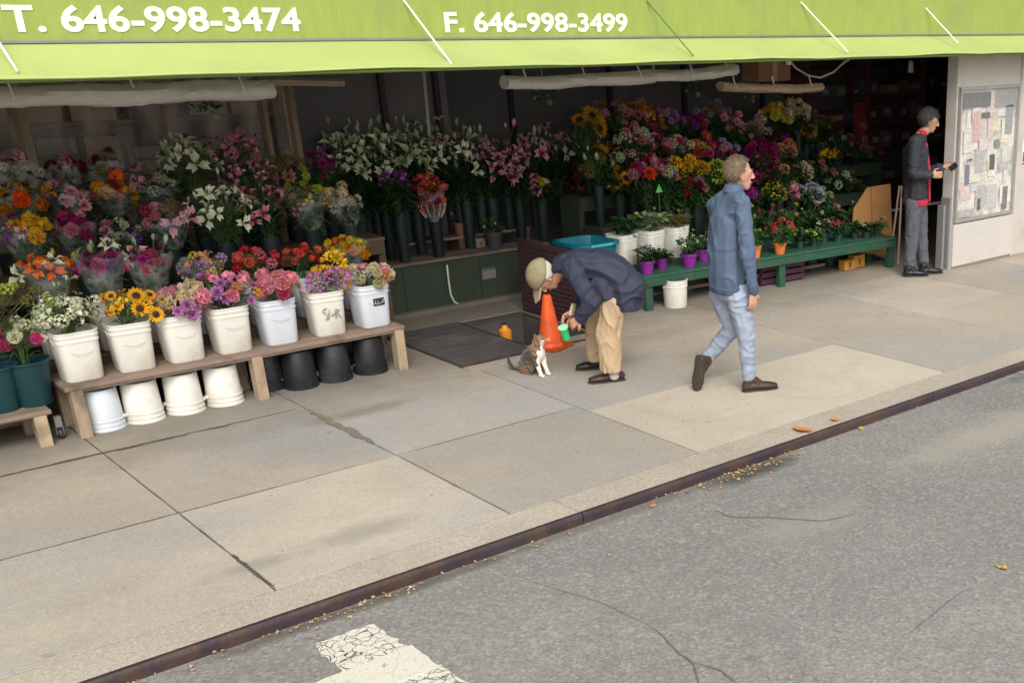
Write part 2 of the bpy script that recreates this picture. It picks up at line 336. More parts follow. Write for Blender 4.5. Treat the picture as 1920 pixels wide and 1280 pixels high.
# painted lines on the road
def paint(name, seed_scale, wear):
    m = bpy.data.materials.new(name); m.use_nodes = True; nt = m.node_tree; p = nt.nodes['Principled BSDF']; L = nt.links.new
    p.inputs['Base Color'].default_value = (0.66, 0.62, 0.53, 1); p.inputs['Roughness'].default_value = 0.7
    tc = nd(nt, 'ShaderNodeTexCoord'); n0 = nd(nt, 'ShaderNodeTexNoise'); n0.inputs['Scale'].default_value = 8
    L(tc.outputs['Object'], n0.inputs['Vector'])
    add = nd(nt, 'ShaderNodeVectorMath', operation='MULTIPLY_ADD'); add.inputs[1].default_value = (0.12, 0.12, 0.12); L(n0.outputs['Color'], add.inputs[0]); L(tc.outputs['Object'], add.inputs[2])
    v = nd(nt, 'ShaderNodeTexVoronoi', feature='DISTANCE_TO_EDGE'); v.inputs['Scale'].default_value = seed_scale; L(add.outputs[0], v.inputs['Vector'])
    n1 = nd(nt, 'ShaderNodeTexNoise'); n1.inputs['Scale'].default_value = 14; n1.inputs['Detail'].default_value = 8; L(tc.outputs['Object'], n1.inputs['Vector'])
    n2 = nd(nt, 'ShaderNodeTexNoise'); n2.inputs['Scale'].default_value = 150; L(tc.outputs['Object'], n2.inputs['Vector'])
    a = nd(nt, 'ShaderNodeMapRange'); a.inputs[1].default_value = wear*0.4; a.inputs[2].default_value = wear; L(v.outputs['Distance'], a.inputs[0])
    b = nd(nt, 'ShaderNodeMapRange'); b.inputs[1].default_value = 0.74-wear*2; b.inputs[2].default_value = 0.66-wear*2; L(n1.outputs['Fac'], b.inputs[0])
    c = nd(nt, 'ShaderNodeMapRange'); c.inputs[1].default_value = 0.30; c.inputs[2].default_value = 0.36; L(n2.outputs['Fac'], c.inputs[0])
    m1 = nd(nt, 'ShaderNodeMath', operation='MULTIPLY'); m2 = nd(nt, 'ShaderNodeMath', operation='MULTIPLY')
    L(a.outputs[0], m1.inputs[0]); L(b.outputs[0], m1.inputs[1]); L(m1.outputs[0], m2.inputs[0]); L(c.outputs[0], m2.inputs[1]); L(m2.outputs[0], p.inputs['Alpha'])
    return m
def rag(x0, x1, y0, y1, seed, amp=0.012):
    r = random.Random(seed); P = []
    for (ax, ay), (bx, by) in (((x0, y0), (x1, y0)), ((x1, y0), (x1, y1)), ((x1, y1), (x0, y1)), ((x0, y1), (x0, y0))):
        n = int(max(abs(bx-ax), abs(by-ay))/0.04)+1
        P += [(ax+(bx-ax)*k/n+r.uniform(-amp, amp), ay+(by-ay)*k/n+r.uniform(-amp, amp)) for k in range(n)]
    return P
M_paintold = paint('cracked_road_paint', 17, 0.035); M_paintnew = paint('fresh_road_paint', 4, 0.002)
MB().prism(rag(1.675, 1.97, 4.50, 4.835, 1), -0.062, -0.058).build('painted_marking', M_paintold, road)
MB().prism(rag(1.675, 2.0, 3.5, 4.26, 2), -0.062, -0.058).build('painted_marking', M_paintold, road)
MB().prism(rag(0.2, 1.99, 4.25, 4.51, 3, 0.006), -0.062, -0.055).build('painted_marking', M_paintnew, road)
for k, (pl, w) in enumerate([([(1340, 955), (1365, 968), (1450, 970), (1545, 976), (1605, 962)], 0.006), ([(1225, 1175), (1275, 1225), (1300, 1245), (1315, 1290)], 0.007),
                             ([(1290, 1240), (1350, 1255), (1390, 1290)], 0.006), ([(1700, 1190), (1800, 1110), (1830, 1100)], 0.004), ([(560, 1195), (660, 1205)], 0.003), ([(1000, 1090), (1130, 1130), (1225, 1175)], 0.003)]):
    strip('crack', [at_z(u, v, -0.06) for u, v in pl], w, M_crack, -0.0585, road, 20+k, 0.8)

# ------------------------------------------------------------------ fallen leaves and litter along the gutter
M_litter = [mat('leaf_litter_yellow', (0.50, 0.33, 0.06), 0.7, 0.3, 20), mat('leaf_litter_tan', (0.42, 0.30, 0.18), 0.7, 0.3, 20), mat('leaf_litter_orange', (0.62, 0.22, 0.05), 0.7, 0.3, 20)]
def leaf_poly(mb, c, r, a, rr, tilt=0.3):
    k = 7; vs = [Vector((0, 0, 0.006))]
    for i in range(k):
        q = 2*PI*i/k; vs.append(Vector((math.cos(q)*r*(1.25 if i == 0 else rr.uniform(.6, 1)), math.sin(q)*r*rr.uniform(.6, .95), rr.uniform(0, .012))))
    M = Matrix.Translation(c) @ Matrix.Rotation(a, 4, 'Z') @ Matrix.Rotation(rr.uniform(-tilt, tilt), 4, 'X')
    mb.add([M @ v for v in vs], [(0, 1+i, 1+(i+1) % k) for i in range(k)])
rl = random.Random(9)
lit = [MB(), MB(), MB()]
for i in range(320):
    t = rl.random(); X = rl.choice([rl.uniform(0.8, 3.4), rl.uniform(3.4, 9.5), rl.gauss(4.55, 0.25), rl.gauss(1.9, 0.35), rl.gauss(8.4, 0.8), rl.gauss(8.6, 0.6), rl.gauss(4.5, 0.3)]); Yp = 5.075-abs(rl.gauss(0, 0.06))
    leaf_poly(lit[rl.choice([0, 1, 1, 1, 1, 1, 2])], Vector((X, Yp, -0.058)), rl.uniform(0.004, 0.014), rl.uniform(0, 6.3), rl)
for i in range(110):
    leaf_poly(lit[rl.choice([0, 1, 1])], Vector((rl.uniform(1, 8), rl.uniform(2.5, 5.0), -0.058)), rl.uniform(0.004, 0.011), rl.uniform(0, 6.3), rl)
for i in range(60):
    leaf_poly(lit[rl.choice([0, 1, 1])], Vector((rl.uniform(1, 9), rl.uniform(5.15, 8.3), 0.003)), rl.uniform(0.003, 0.009), rl.uniform(0, 6.3), rl)
for i, nm in enumerate(('yellow', 'tan', 'orange')):
    tag(lit[i].build('leaf_litter', M_litter[i]), f'small {nm} bits of leaf litter strewn along the gutter', 'leaf litter', kind='stuff')
for nm, u, v, z, r, mi, lab in (('fallen_leaf', 1507, 806, 0.004, 0.075, 2, 'large orange fallen leaf lying on the kerb top'), ('fallen_leaf', 1565, 787, 0.004, 0.035, 2, 'smaller orange leaf on the kerb top beside the large one'),
                                ('fallen_leaf', 1880, 1064, -0.059, 0.035, 0, 'yellow fallen leaf alone on the asphalt by a crack'), ('fallen_leaf', 1614, 803, -0.059, 0.028, 0, 'yellow fallen leaf in the gutter below the orange leaves'),
                                ('fallen_leaf', 1225, 948, -0.059, 0.022, 2, 'small orange leaf in the gutter near the dark wet patch'), ('paper_scrap', 772, 1101, -0.059, 0.018, 1, 'white paper scrap lying in the gutter by the kerb')):
    mb = MB(); leaf_poly(mb, Vector((0, 0, 0)), r, rl.uniform(0, 6), rl, 0.15)
    o = mb.build(nm, M_litter[mi] if nm == 'fallen_leaf' else M_white); o.location = at_z(u, v, z); tag(o, lab, 'leaf' if nm == 'fallen_leaf' else 'litter')

# ------------------------------------------------------------------ the shop: back wall, roof over the stalls, uprights
shop = thing('shop_building', 'dark recessed shop front behind the flower stands under the green awning', 'building')
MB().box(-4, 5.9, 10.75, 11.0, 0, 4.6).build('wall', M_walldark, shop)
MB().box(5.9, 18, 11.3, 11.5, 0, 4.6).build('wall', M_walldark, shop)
MB().box(-4, 18, 7.97, 11.5, 2.60, 2.68).build('ceiling', mat('pale_bounce_soffit', (0.70, 0.69, 0.66), 0.8, 0.1, 3), shop)  # underside out of view, coloured pale to bounce light onto the stalls
MB().box(-4.2, -4, 7.97, 11.0, 0, 2.6).build('end_wall', M_walldark, shop)
MB().box(18, 18.2, 7.6, 11.5, 0, 4.6).build('end_wall', M_walldark, shop)
MB().box(-4.2, 18.2, 11.0, 11.5, 2.69, 5.5).build('upper_wall', mat('upper_brick', (0.20, 0.10, 0.07), 0.8, 0.3, 20), shop)
for x_ in (5.2, 5.75, 6.9, 8.2, 9.3, 10.6): MB().box(x_, x_+0.05, 10.69 if x_ < 5.9 else 11.24, 10.74 if x_ < 5.9 else 11.29, 0.6, 2.58).build('batten', mat('plum_batten', (0.045, 0.03, 0.036), 0.8, 0.3, 3), shop)
for Yb in (8.6, 9.4, 10.2): MB().box(-4, 18, Yb, Yb+0.06, 2.50, 2.595).build('roof_joist', M_wooddark, shop)
MB().box(4.30, 4.34, 10.70, 10.74, 0.55, 2.5).build('post', M_woodV, shop)

# ------------------------------------------------------------------ green awning with phone numbers
M_fascia = mat('lime_vinyl', (0.295, 0.37, 0.080), 0.45, 0.14, 5, 0.25, 14, dirt=(0.26, 0.32, 0.09), dscale=3, stretch=(3, 1, 0.7))
M_skirt = mat('pale_lime_vinyl', (0.53, 0.62, 0.215), 0.40, 0.07, 4, 0.2, 9, trans=0.25, dirt=(0.47, 0.55, 0.20), dscale=2)
FY, BY = 7.87, 7.50
aw = thing('awning', 'lime green shop awning with white phone numbers and a pale sloping skirt', 'awning', (0, FY, 2.4))
def wpart(mb, name, m, parent, **kw):     # geometry written in world coordinates under a moved parent
    o = mb.build(name, m, parent, **kw); o.matrix_parent_inverse = Matrix.Translation(parent.location).inverted(); return o
wpart(MB().box(-6, 18, FY, FY+0.05, 2.485, 3.5), 'fascia', M_fascia, aw)
mb = MB(); NX = 160
vs = []; fs = []
for i in range(NX+1):
    X = -6+24*i/NX
    sag = 0.009*math.sin(X*2.1)+0.006*math.sin(X*5.3+1)+0.006*noise.noise(Vector((X*3, 0, 0)))
    for (y, z) in ((FY-0.004, 2.478), (FY-0.12, 2.428+sag), (FY-0.25, 2.372+sag), (BY+0.005, 2.325+sag*0.5), (BY, 2.312+sag*0.5), (BY+0.012, 2.306+sag*.5), (FY-0.12, 2.420+sag), (FY-0.004, 2.468)):
        vs.append((X, y, z))
for i in range(NX):
    for k in range(8): a, b = i*8+k, i*8+(k+1) % 8; fs.append((a, b, b+8, a+8))
wpart(mb.add(vs, fs), 'skirt', M_skirt, aw, smooth='auto')
for k in range(18):
    X = -5.7+1.33*k
    wpart(MB().box(X, X+0.012, FY-0.003, FY-0.0003, 2.50, 3.5), 'seam', mat('seam_green', (0.31, 0.40, 0.09), 0.5), aw)
wpart(MB().box(-6, 18, FY-0.018, FY-0.002, 2.480, 2.494), 'rail', M_metal, aw)
wpart(MB().tube([(-6, BY+0.03, 2.300), (18, BY+0.03, 2.300)], 0.013, 8), 'front_bar', mat('green_bar', (0.10, 0.16, 0.03), 0.4, 0.1), aw)
for (u0, v0, u1, v1, dark) in ((-40, 20, 33, 135, 0), (760, 5, 850, 125, 0), (1215, 5, 1300, 105, 1), (1505, 8, 1590, 98, 0), (1738, 18, 1797, 82, 0), (-640, 10, -500, 140, 0)):
    a, b = at_y(u0, v0, FY-0.01), at_y(u1, v1, BY+0.02)
    d = (a-b).normalized()
    wpart(MB().tube([b, a+d*0.25], 0.005 if dark else 0.007, 8), 'support_rod', mat('dark_rod', (0.10, 0.15, 0.03), 0.4, 0.1) if dark else mat('white_rod', (0.78, 0.80, 0.66), 0.35, 0.06), aw)
def lettering(text, x0, x1, z0, z1, parent):
    cu = bpy.data.curves.new('lettering', 'FONT'); cu.body = text; cu.size = 1; cu.offset = 0.027; cu.extrude = 0.004; cu.resolution_u = 4; cu.space_character = 1.02
    t = bpy.data.objects.new('tmp', cu); COL.objects.link(t); bpy.context.view_layer.update()
    me = bpy.data.meshes.new_from_object(t.evaluated_get(bpy.context.evaluated_depsgraph_get())); bpy.data.objects.remove(t)
    co = np.array([v.co[:] for v in me.vertices]); lo, hi = co.min(0), co.max(0)
    for v in me.vertices:
        v.co = (x0+(v.co.x-lo[0])/(hi[0]-lo[0])*(x1-x0), FY-0.004-v.co.z*0.5, z0+(v.co.y-lo[1])/(hi[1]-lo[1])*(z1-z0))
    me.materials.clear(); me.materials.append(mat('white_lettering', (0.80, 0.82, 0.66), 0.5, 0.06, 6))
    bm = bmesh.new(); bm.from_mesh(me); seen = set(); bm.verts.ensure_lookup_table()
    word = bpy.data.objects.new('phone_number', None); link(word, parent); word.matrix_parent_inverse = Matrix.Translation(parent.location).inverted()
    for v0 in bm.verts:                     # one mesh for each character
        if v0.index in seen: continue
        stack = [v0]; isl = []
        while stack:
            v = stack.pop()
            if v.index in seen: continue
            seen.add(v.index); isl.append(v.index); stack += [e.other_vert(v) for e in v.link_edges]
        mp = {k: i for i, k in enumerate(isl)}
        c = bpy.data.meshes.new('character'); c.from_pydata([bm.verts[k].co[:] for k in isl], [], [[mp[w.index] for w in f.verts] for f in bm.faces if f.verts[0].index in mp])
        c.materials.append(me.materials[0]); link(bpy.data.objects.new('character', c), word)
    bm.free(); return word
lettering('T. 646-998-3474', at_y(12, 58, FY).x, at_y(566, 62, FY).x, 2.534, 2.680, aw)['label'] = 'white phone number starting with T'
lettering('F. 646-998-3499', at_y(835, 62, FY).x, at_y(1177, 64, FY).x, 2.524, 2.664, aw)['label'] = 'white fax number starting with F'

# ------------------------------------------------------------------ rolled plastic curtains and clutter under the awning
M_roll = mat('cloudy_plastic_roll', (0.44, 0.41, 0.37), 0.35, 0.18, 6, 0.3, 20, stretch=(1, 5, 5))
def roll(label, p0, p1, r, m=None):
    n = 70; mm = 16; vs = []; ax = (p1-p0).normalized(); side = ax.cross(Vector((0, 0, 1))).normalized(); upv = side.cross(ax)
    t = thing('rolled_curtain', label, 'plastic curtain', (p0+p1)/2, group='curtains rolled up under the awning')
    for k in range(n+1):
        q = p0.lerp(p1, k/n); q.z += 0.018*noise.noise(Vector((q.x*1.7, 3, 0)))-0.03*math.sin(PI*k/n)*0.5
        for j in range(mm):
            a = 2*PI*j/mm; w = r*(1+0.22*noise.noise(Vector((q.x*3.0, math.cos(a)*1.3, math.sin(a)*1.3+label.__len__())))+0.13*noise.noise(Vector((q.x*14, math.cos(a)*3, math.sin(a)*3))))
            vs.append(q+side*math.cos(a)*w*1.15+upv*math.sin(a)*w*0.82)
    fs = [(i*mm+j, i*mm+(j+1) % mm, (i+1)*mm+(j+1) % mm, (i+1)*mm+j) for i in range(n) for j in range(mm)]+[tuple(range(mm)), tuple(n*mm+j for j in range(mm))]
    wpart(MB().add(vs, fs), 'roll', m or M_roll, t, smooth='auto')
    for f in (0.12, 0.5, 0.88):
        q = p0.lerp(p1, f); q.z -= 0.02*math.sin(PI*f)
        wpart(MB().tube([q+Vector((0, -r*1.0, -0.02)), q+Vector((0, -r*1.12, 0.0)), q+Vector((0, -r*0.4, r*1.05)), q+Vector((0, 0, 0.12))], 0.006, 6), 'tie', M_cable, t)
    return t
roll('long cloudy plastic curtain roll above the tiered bouquets', at_y(-60, 182, 8.15), at_y(508, 166, 8.15), 0.075)
roll('long cream plastic curtain roll above the lily vases', at_y(945, 156, 8.05), at_y(1225, 142, 8.05), 0.062)
roll('cream plastic curtain roll above the mixed bunches', at_y(1200, 142, 8.12), at_y(1378, 132, 8.12), 0.06)
roll('short tan curtain roll hanging below the brown box', at_y(1350, 163, 8.5), at_y(1538, 164, 8.5), 0.05, mat('tan_roll', (0.34, 0.24, 0.16), 0.5, 0.2, 6))
p = at_y(1437, 132, 8.75)
t = thing('cardboard_box', 'brown cardboard box tucked under the awning beside a cable loop', 'box', p)
MB().box(-0.22, 0.22, -0.12, 0.12, -0.10, 0.14).build('carton', mat('brown_card', (0.20, 0.10, 0.055), 0.8, 0.2, 8), t, bevel=0.006); MB().box(-0.225, 0.225, -0.02, 0.02, 0.142, 0.145).box(-0.03, 0.03, -0.1225, -0.1212, -0.10, 0.14).build('tape', mat('tape', (0.30, 0.2, 0.11), 0.4), t)
pts = [at_y(u, v, 8.6) for u, v in ((1478, 112), (1492, 128), (1515, 142), (1538, 146), (1562, 136), (1582, 118), (1592, 112))]
t = thing('cable_loop', 'grey cable loop drooping under the awning by the box', 'cable', pts[3])
wpart(MB().tube(pts, 0.010, 8), 'cable', mat('grey_cable', (0.42, 0.36, 0.33), 0.5), t); wpart(MB().tube([pts[0]+Vector((0, 0, .06)), pts[0]-Vector((0, 0, .05))], 0.03, 10), 'clip', M_white, t)
p = at_y(1708, 126, 9.3)
t = thing('hanging_lamp', 'small white pendant lamp hanging in the dark doorway', 'lamp', p)
MB().lathe([(0.012, 0.07), (0.03, 0.05), (0.035, -0.06), (0.02, -0.065)], 14).build('shade', mat('lamp_white', (0.8, 0.76, 0.66), 0.4), t, smooth='auto'); MB().tube([(0, 0, 0.07), (0, 0, 0.6)], 0.005, 6).build('cord', M_black, t)
# timber frame of the flower rack, thin white pole by the lilies
def post(label, pts, w, m, name='timber_post'):
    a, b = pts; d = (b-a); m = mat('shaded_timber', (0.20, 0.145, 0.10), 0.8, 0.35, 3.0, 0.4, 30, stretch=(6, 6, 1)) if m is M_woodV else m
    t = tag(MB().tube([a, b], w, 4).build(name, m), label, 'post'); return t
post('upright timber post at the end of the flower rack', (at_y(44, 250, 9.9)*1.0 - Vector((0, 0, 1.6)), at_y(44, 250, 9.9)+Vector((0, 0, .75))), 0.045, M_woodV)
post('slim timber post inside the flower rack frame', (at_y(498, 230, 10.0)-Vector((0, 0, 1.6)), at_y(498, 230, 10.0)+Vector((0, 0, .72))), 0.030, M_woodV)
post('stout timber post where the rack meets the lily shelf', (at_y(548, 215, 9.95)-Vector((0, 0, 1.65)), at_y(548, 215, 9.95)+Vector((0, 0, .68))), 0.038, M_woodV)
post('thin white pole standing among the lilies', (at_y(798, 230, 10.5)-Vector((0, 0, 1.1)), at_y(796, 150, 10.5)+Vector((0, 0, .15))), 0.014, mat('pale_pole', (0.5, 0.45, 0.42), 0.4), 'white_pole')
p = at_y(556, 150, 8.7)
tag(MB().tube([p-Vector((0.25, 0, 0)), p+Vector((0.35, 0.02, -0.03))], 0.03, 4).build('timber_brace', M_wood), 'short timber brace under the awning above the stout post', 'brace')

# ------------------------------------------------------------------ white wall with the poster case
WX = 10.33
wl = thing('white_wall', 'off white painted wall with a glazed notice case and kick panel', 'wall', (WX, 7.9, 0))
MB().box(0, 7.66, 0.0, 0.14, 0.0, 2.46).build('panel', M_wallwhite, wl, bevel=0.004)
MB().box(0.01, 1.16, -0.035, -0.001, 0.03, 0.50).build('kick_panel', mat('kick_white', (0.53, 0.49, 0.46), 0.55, 0.1, 4, dirt=(0.5, 0.45, 0.38), dscale=4), wl, bevel=0.006)
MB().box(1.17, 1.20, -0.02, -0.001, 0.0, 2.3).build('edge_trim', M_wallwhite, wl)
MB().box(-0.045, -0.012, -0.01, 0.12, 0.0, 0.80).build('door_jamb', mat('jamb_metal', (0.34, 0.33, 0.33), 0.4, 0.1, metal=0.5), wl, bevel=0.004)
MB().box(-0.105, -0.065, 0.03, 0.12, 0.0, 0.72).build('door_jamb', mat('jamb_metal', (0.3, 0.3, 0.3)), wl, bevel=0.004)
nc = thing('notice_case', 'glazed notice case crowded with torn flyers on the white wall', 'notice board', (WX, 7.9, 0))
x0, x1, z0, z1 = 0.05, 1.10, 0.55, 1.93
for a in ((x0, x1, z0-0.03, z0), (x0, x1, z1, z1+0.03), (x0-0.03, x0, z0-0.03, z1+0.03), (x1, x1+0.03, z0-0.03, z1+0.03)):
    MB().box(a[0], a[1], -0.045, -0.001, a[2], a[3]).build('frame', mat('case_frame', (0.30, 0.28, 0.26), 0.5, 0.2), nc)
MB().box(x0, x1, -0.008, -0.0015, z0, z1).build('backing', mat('case_back', (0.62, 0.58, 0.53), 0.7, 0.22, 7, dirt=(0.22, 0.2, 0.19), dscale=5), nc)
rp_ = random.Random(4)
pc = [(0.62, 0.58, 0.52), (0.56, 0.53, 0.5), (0.60, 0.50, 0.46), (0.42, 0.40, 0.38), (0.56, 0.42, 0.40), (0.6, 0.55, 0.42), (0.5, 0.5, 0.54), (0.65, 0.6, 0.56)]
for k in range(64):
    w, h = rp_.uniform(0.06, 0.22), rp_.uniform(0.06, 0.28); xx = rp_.uniform(x0+0.01, x1-w-0.01); zz = rp_.uniform(z0+0.01, z1-h-0.02)
    ci = rp_.choice([0, 0, 1, 1, 2, 7, 7, 6, 5, 3, 4]); yy = -0.009-0.0003*k
    a = rp_.uniform(-0.05, 0.05); M = Matrix.Translation((xx+w/2, yy, zz+h/2)) @ Matrix.Rotation(a, 4, 'Y')
    MB().box(-w/2, w/2, -0.0003, 0.0, -h/2, h/2, M).build('flyer', mat('flyer_%d' % ci, pc[ci], 0.6, 0.5, 26, detail=3, stretch=(1, 1, 2.6), rnd=0.12), nc)
for (xx, zz, w, h, c) in ((0.62, 1.05, 0.10, 0.17, (0.03, 0.03, 0.035)), (0.18, 0.92, 0.07, 0.22, (0.12, 0.12, 0.2)), (0.20, 1.18, 0.10, 0.02, (0.05, 0.05, 0.05)), (0.88, 1.42, 0.14, 0.32, (0.25, 0.25, 0.28)), (0.28, 1.38, 0.12, 0.32, (0.5, 0.32, 0.30)),
                          (0.42, 1.62, 0.16, 0.06, (0.06, 0.07, 0.05)), (0.55, 1.36, 0.1, 0.26, (0.56, 0.42, 0.40)), (0.70, 1.28, 0.09, 0.1, (0.16, 0.2, 0.1)), (0.08, 1.74, 0.5, 0.16, (0.10, 0.10, 0.10)), (0.66, 1.72, 0.4, 0.2, (0.24, 0.23, 0.22)), (0.58, 1.05, 0.05, 0.1, (0.6, 0.5, 0.08)), (0.44, 0.62, 0.05, 0.13, (0.03, 0.03, 0.03)), (0.92, 0.58, 0.09, 0.26, (0.12, 0.11, 0.1)), (0.08, 0.57, 0.3, 0.08, (0.35, 0.33, 0.3))):
    MB().box(xx, xx+w, -0.0312, -0.0306, zz, zz+h).build('flyer', mat('flyer_c%.2f%.2f' % (xx, zz), c, 0.6, 0.4, 22), nc)
gm = bpy.data.materials.new('case_glass'); gm.use_nodes = True; g = gm.node_tree.nodes['Principled BSDF']; g.inputs['Roughness'].default_value = 0.05; g.inputs['Alpha'].default_value = 0.05; g.inputs['Base Color'].default_value = (0.9, 0.92, 0.9, 1)
MB().box(x0, x1, -0.043, -0.040, z0, z1).build('glass', gm, nc)
p = at_y(1917, 292, 7.9)
t = thing('wall_sticker', 'small blue and red sticker on the white wall past the notice case', 'sticker', (p.x+0.06, 7.896, p.z-0.12))
MB().box(-0.08, 0.08, -0.002, 0, 0, 0.30).build('paper', mat('sticker_white', (0.7, 0.7, 0.7), 0.5), t); MB().box(-0.06, 0.06, -0.003, -0.0021, 0.05, 0.16).build('blue_print', mat('sticker_blue', (0.05, 0.12, 0.45), 0.5, 0.4, 30), t); MB().box(-0.07, 0.0, -0.003, -0.0021, 0.01, 0.04).build('red_print', mat('sticker_red', (0.6, 0.12, 0.05), 0.5), t)
# ------------------------------------------------------------------ wooden benches and shelves
def bench(name, label, x0, x1, y0, y1, z, legs, m_top, m_leg, boards=3, legw=0.075, apron=0.07, tilt=0.0):
    t = thing(name, label, 'bench', ((x0+x1)/2, y0, 0))
    ox, oy = (x0+x1)/2, y0
    w = (y1-y0)/boards
    for k in range(boards):
        MB().box(x0-ox, x1-ox, k*w+0.004, (k+1)*w-0.004, z-0.028, z).build('board', m_top, t, bevel=0.004)
    MB().box(x0-ox+0.02, x1-ox-0.02, 0.015, 0.045, z-0.028-apron, z-0.030).build('apron', m_top, t, bevel=0.004)
    for lx in legs:
        for yy in (0.02, y1-y0-legw-0.02):
            MB().box(lx-ox-legw/2, lx-ox+legw/2, yy-(0.018 if yy < 0.1 else 0), yy+legw, 0, z-0.030).build('leg', m_leg, t, bevel=0.005)
    return t
bench('flower_bench', 'weathered plank bench carrying square white flower buckets', 1.70, 4.08, 8.50, 8.96, 0.36, (1.765, 2.93, 4.03), M_wood, M_woodV, apron=0.02)
b0 = bench('flower_bench', 'low plank bench with dark teal buckets at the end of the rack', 0.55, 1.60, 8.50, 8.95, 0.24, (0.7, 1.53), M_wood, M_woodV, apron=0.01)
for xx in (1.64,):
    t = thing('caster_wheel', 'small black caster wheel between the two plank benches', 'caster', (xx, 8.62, 0))
    MB().lathe([(0.012, -0.012), (0.036, -0.012), (0.04, 0), (0.036, 0.012), (0.012, 0.012)], 16).build('wheel', M_black, t, smooth='auto').rotation_euler = (0, PI/2, 0)
    t.children[0].location = (0, 0, 0.04)
    MB().box(-0.02, 0.02, -0.02, 0.02, 0.085, 0.16).box(-0.022, -0.017, -0.015, 0.015, 0.03, 0.085).box(0.017, 0.022, -0.015, 0.015, 0.03, 0.085).build('fork', M_metal, t)
# tiers behind the front buckets: each step one stand
def tier(label, x0, x1, y0, y1, z, m, mface, name='tier_stand'):
    t = thing(name, label, 'stand', ((x0+x1)/2, y0, 0)); ox = (x0+x1)/2
    for k in range(2): w = (y1-y0)/2; MB().box(x0-ox, x1-ox, k*w+0.003, (k+1)*w-0.003, z-0.025, z).build('board', m, t, bevel=0.003)
    n = max(2, int((x1-x0)/1.1))
    for k in range(n+1):
        lx = x0-ox+0.03+(x1-x0-0.06)*k/n
        MB().box(lx-0.03, lx+0.03, 0.03, y1-y0-0.03, 0, z-0.027).build('leg', mface, t)
    MB().box(x0-ox+0.01, x1-ox-0.01, 0.005, 0.025, max(0.05, z-0.14), z-0.027).build('front_rail', mface, t)
    return t
tier('second wooden step of the rack behind the white buckets', 0.6, 4.12, 8.97, 9.28, 0.43, M_wooddark, M_wooddark)
tier('third wooden step of the rack under the wrapped bouquets', 0.6, 4.30, 9.29, 9.62, 0.62, M_wooddark, M_wooddark)
tier('top wooden step of the rack under the tall lilies', 0.6, 4.55, 9.63, 10.05, 0.86, M_wooddark, M_wooddark)
# shelf along the dark green panel
sh = thing('lily_shelf', 'weathered plank shelf holding lily vases above a dark green panel', 'shelf', (5.4, 10.12, 0))
MB().box(-1.28, 1.12, 0.0, 0.16, 0.475, 0.502).build('board', M_wood, sh, bevel=0.004); MB().box(-1.28, 1.12, 0.164, 0.30, 0.475, 0.502).build('board', M_wood, sh, bevel=0.004)
MB().box(-1.28, 1.12, 0.33, 0.60, 0.60, 0.622).build('board', M_wood, sh, bevel=0.004)
for xx in (-1.2, -0.45, 0.3, 1.05): MB().box(xx, xx+0.06, 0.34, 0.58, 0.0, 0.598).build('support', M_wooddark, sh)
for k in range(3): MB().box(-1.28+0.8*k+0.003, -1.28+0.8*(k+1)-0.003, 0.03, 0.05, 0.05, 0.474).build('panel', M_greenpanel, sh)
MB().box(-1.30, 1.14, -0.05, 0.10, 0.0, 0.05).build('base_ledge', mat('ledge_concrete', (0.16, 0.14, 0.115), 0.9, 0.3, 8), sh, bevel=0.008)
p = at_y(917, 512, 10.14)
t = thing('paper_notice', 'faded grey paper notice on the dark green panel', 'notice', (p.x, 10.144, p.z)); MB().box(-0.075, 0.075, -0.002, 0, -0.055, 0.055).build('paper', mat('grey_paper', (0.22, 0.2, 0.19), 0.7, 0.2, 30), t); MB().box(-0.075, 0.075, -0.003, -0.0021, 0.03, 0.055).build('heading', mat('dim_ink', (0.12, 0.11, 0.11), 0.7), t)
pts = [at_y(u, v, 10.11) for u, v in ((838, 497), (841, 525), (845, 552), (852, 566), (866, 573), (885, 570), (912, 563), (942, 556))]
tag(MB().tube(pts, 0.009, 8).build('cable', M_cable, smooth=True), 'white cable running down the dark green panel and along its base', 'cable')
# boxes and glimpses of shelving behind the rack
M_card = [mat('carton_tan', (0.26, 0.17, 0.11), 0.8, 0.2, 5, rnd=0.2), mat('carton_grey', (0.17, 0.20, 0.17), 0.8, 0.2, 5, rnd=0.2), mat('carton_plum', (0.15, 0.10, 0.10), 0.8, 0.2, 5, rnd=0.2)]
bs = thing('back_shelving', 'dim timber shelving stacked with cartons behind the bouquets', 'shelving', (3.0, 10.35, 0))
for z in (1.05, 1.45, 1.85, 2.2): MB().box(-2.6, 1.10, 0, 0.32, z, z+0.03).build('board', M_wooddark, bs)
for xx in (-2.6, -1.2, 0.2, 1.05): MB().box(xx, xx+0.06, -0.02, 0.30, 0, 2.49).build('upright', M_wooddark, bs)
rb = random.Random(8)
for z in (1.08, 1.48, 1.88):
    xx = 0.5
    while xx < 3.75:
        w = rb.uniform(0.2, 0.42); h = rb.uniform(0.18, 0.33); c = rb.randrange(3)
        t = thing('carton', ['tan carton on the dim back shelving', 'grey green carton on the dim back shelving', 'plum coloured carton on the dim back shelving'][c], 'carton', (xx+w/2, 10.36+0.14, z+0.002), rb.uniform(-.06, .06), ['tan', 'grey', 'plum'][c]+' cartons on the back shelving')
        MB().box(-w/2, w/2, -0.12, 0.12, 0, h).build('body', M_card[c], t, bevel=0.004); MB().box(-w/2-.001, w/2+.001, -0.122, -0.1205, h*0.42, h*0.58).build('tape', M_card[(c+1) % 3], t)
        xx += w+rb.uniform(0.02, 0.12)
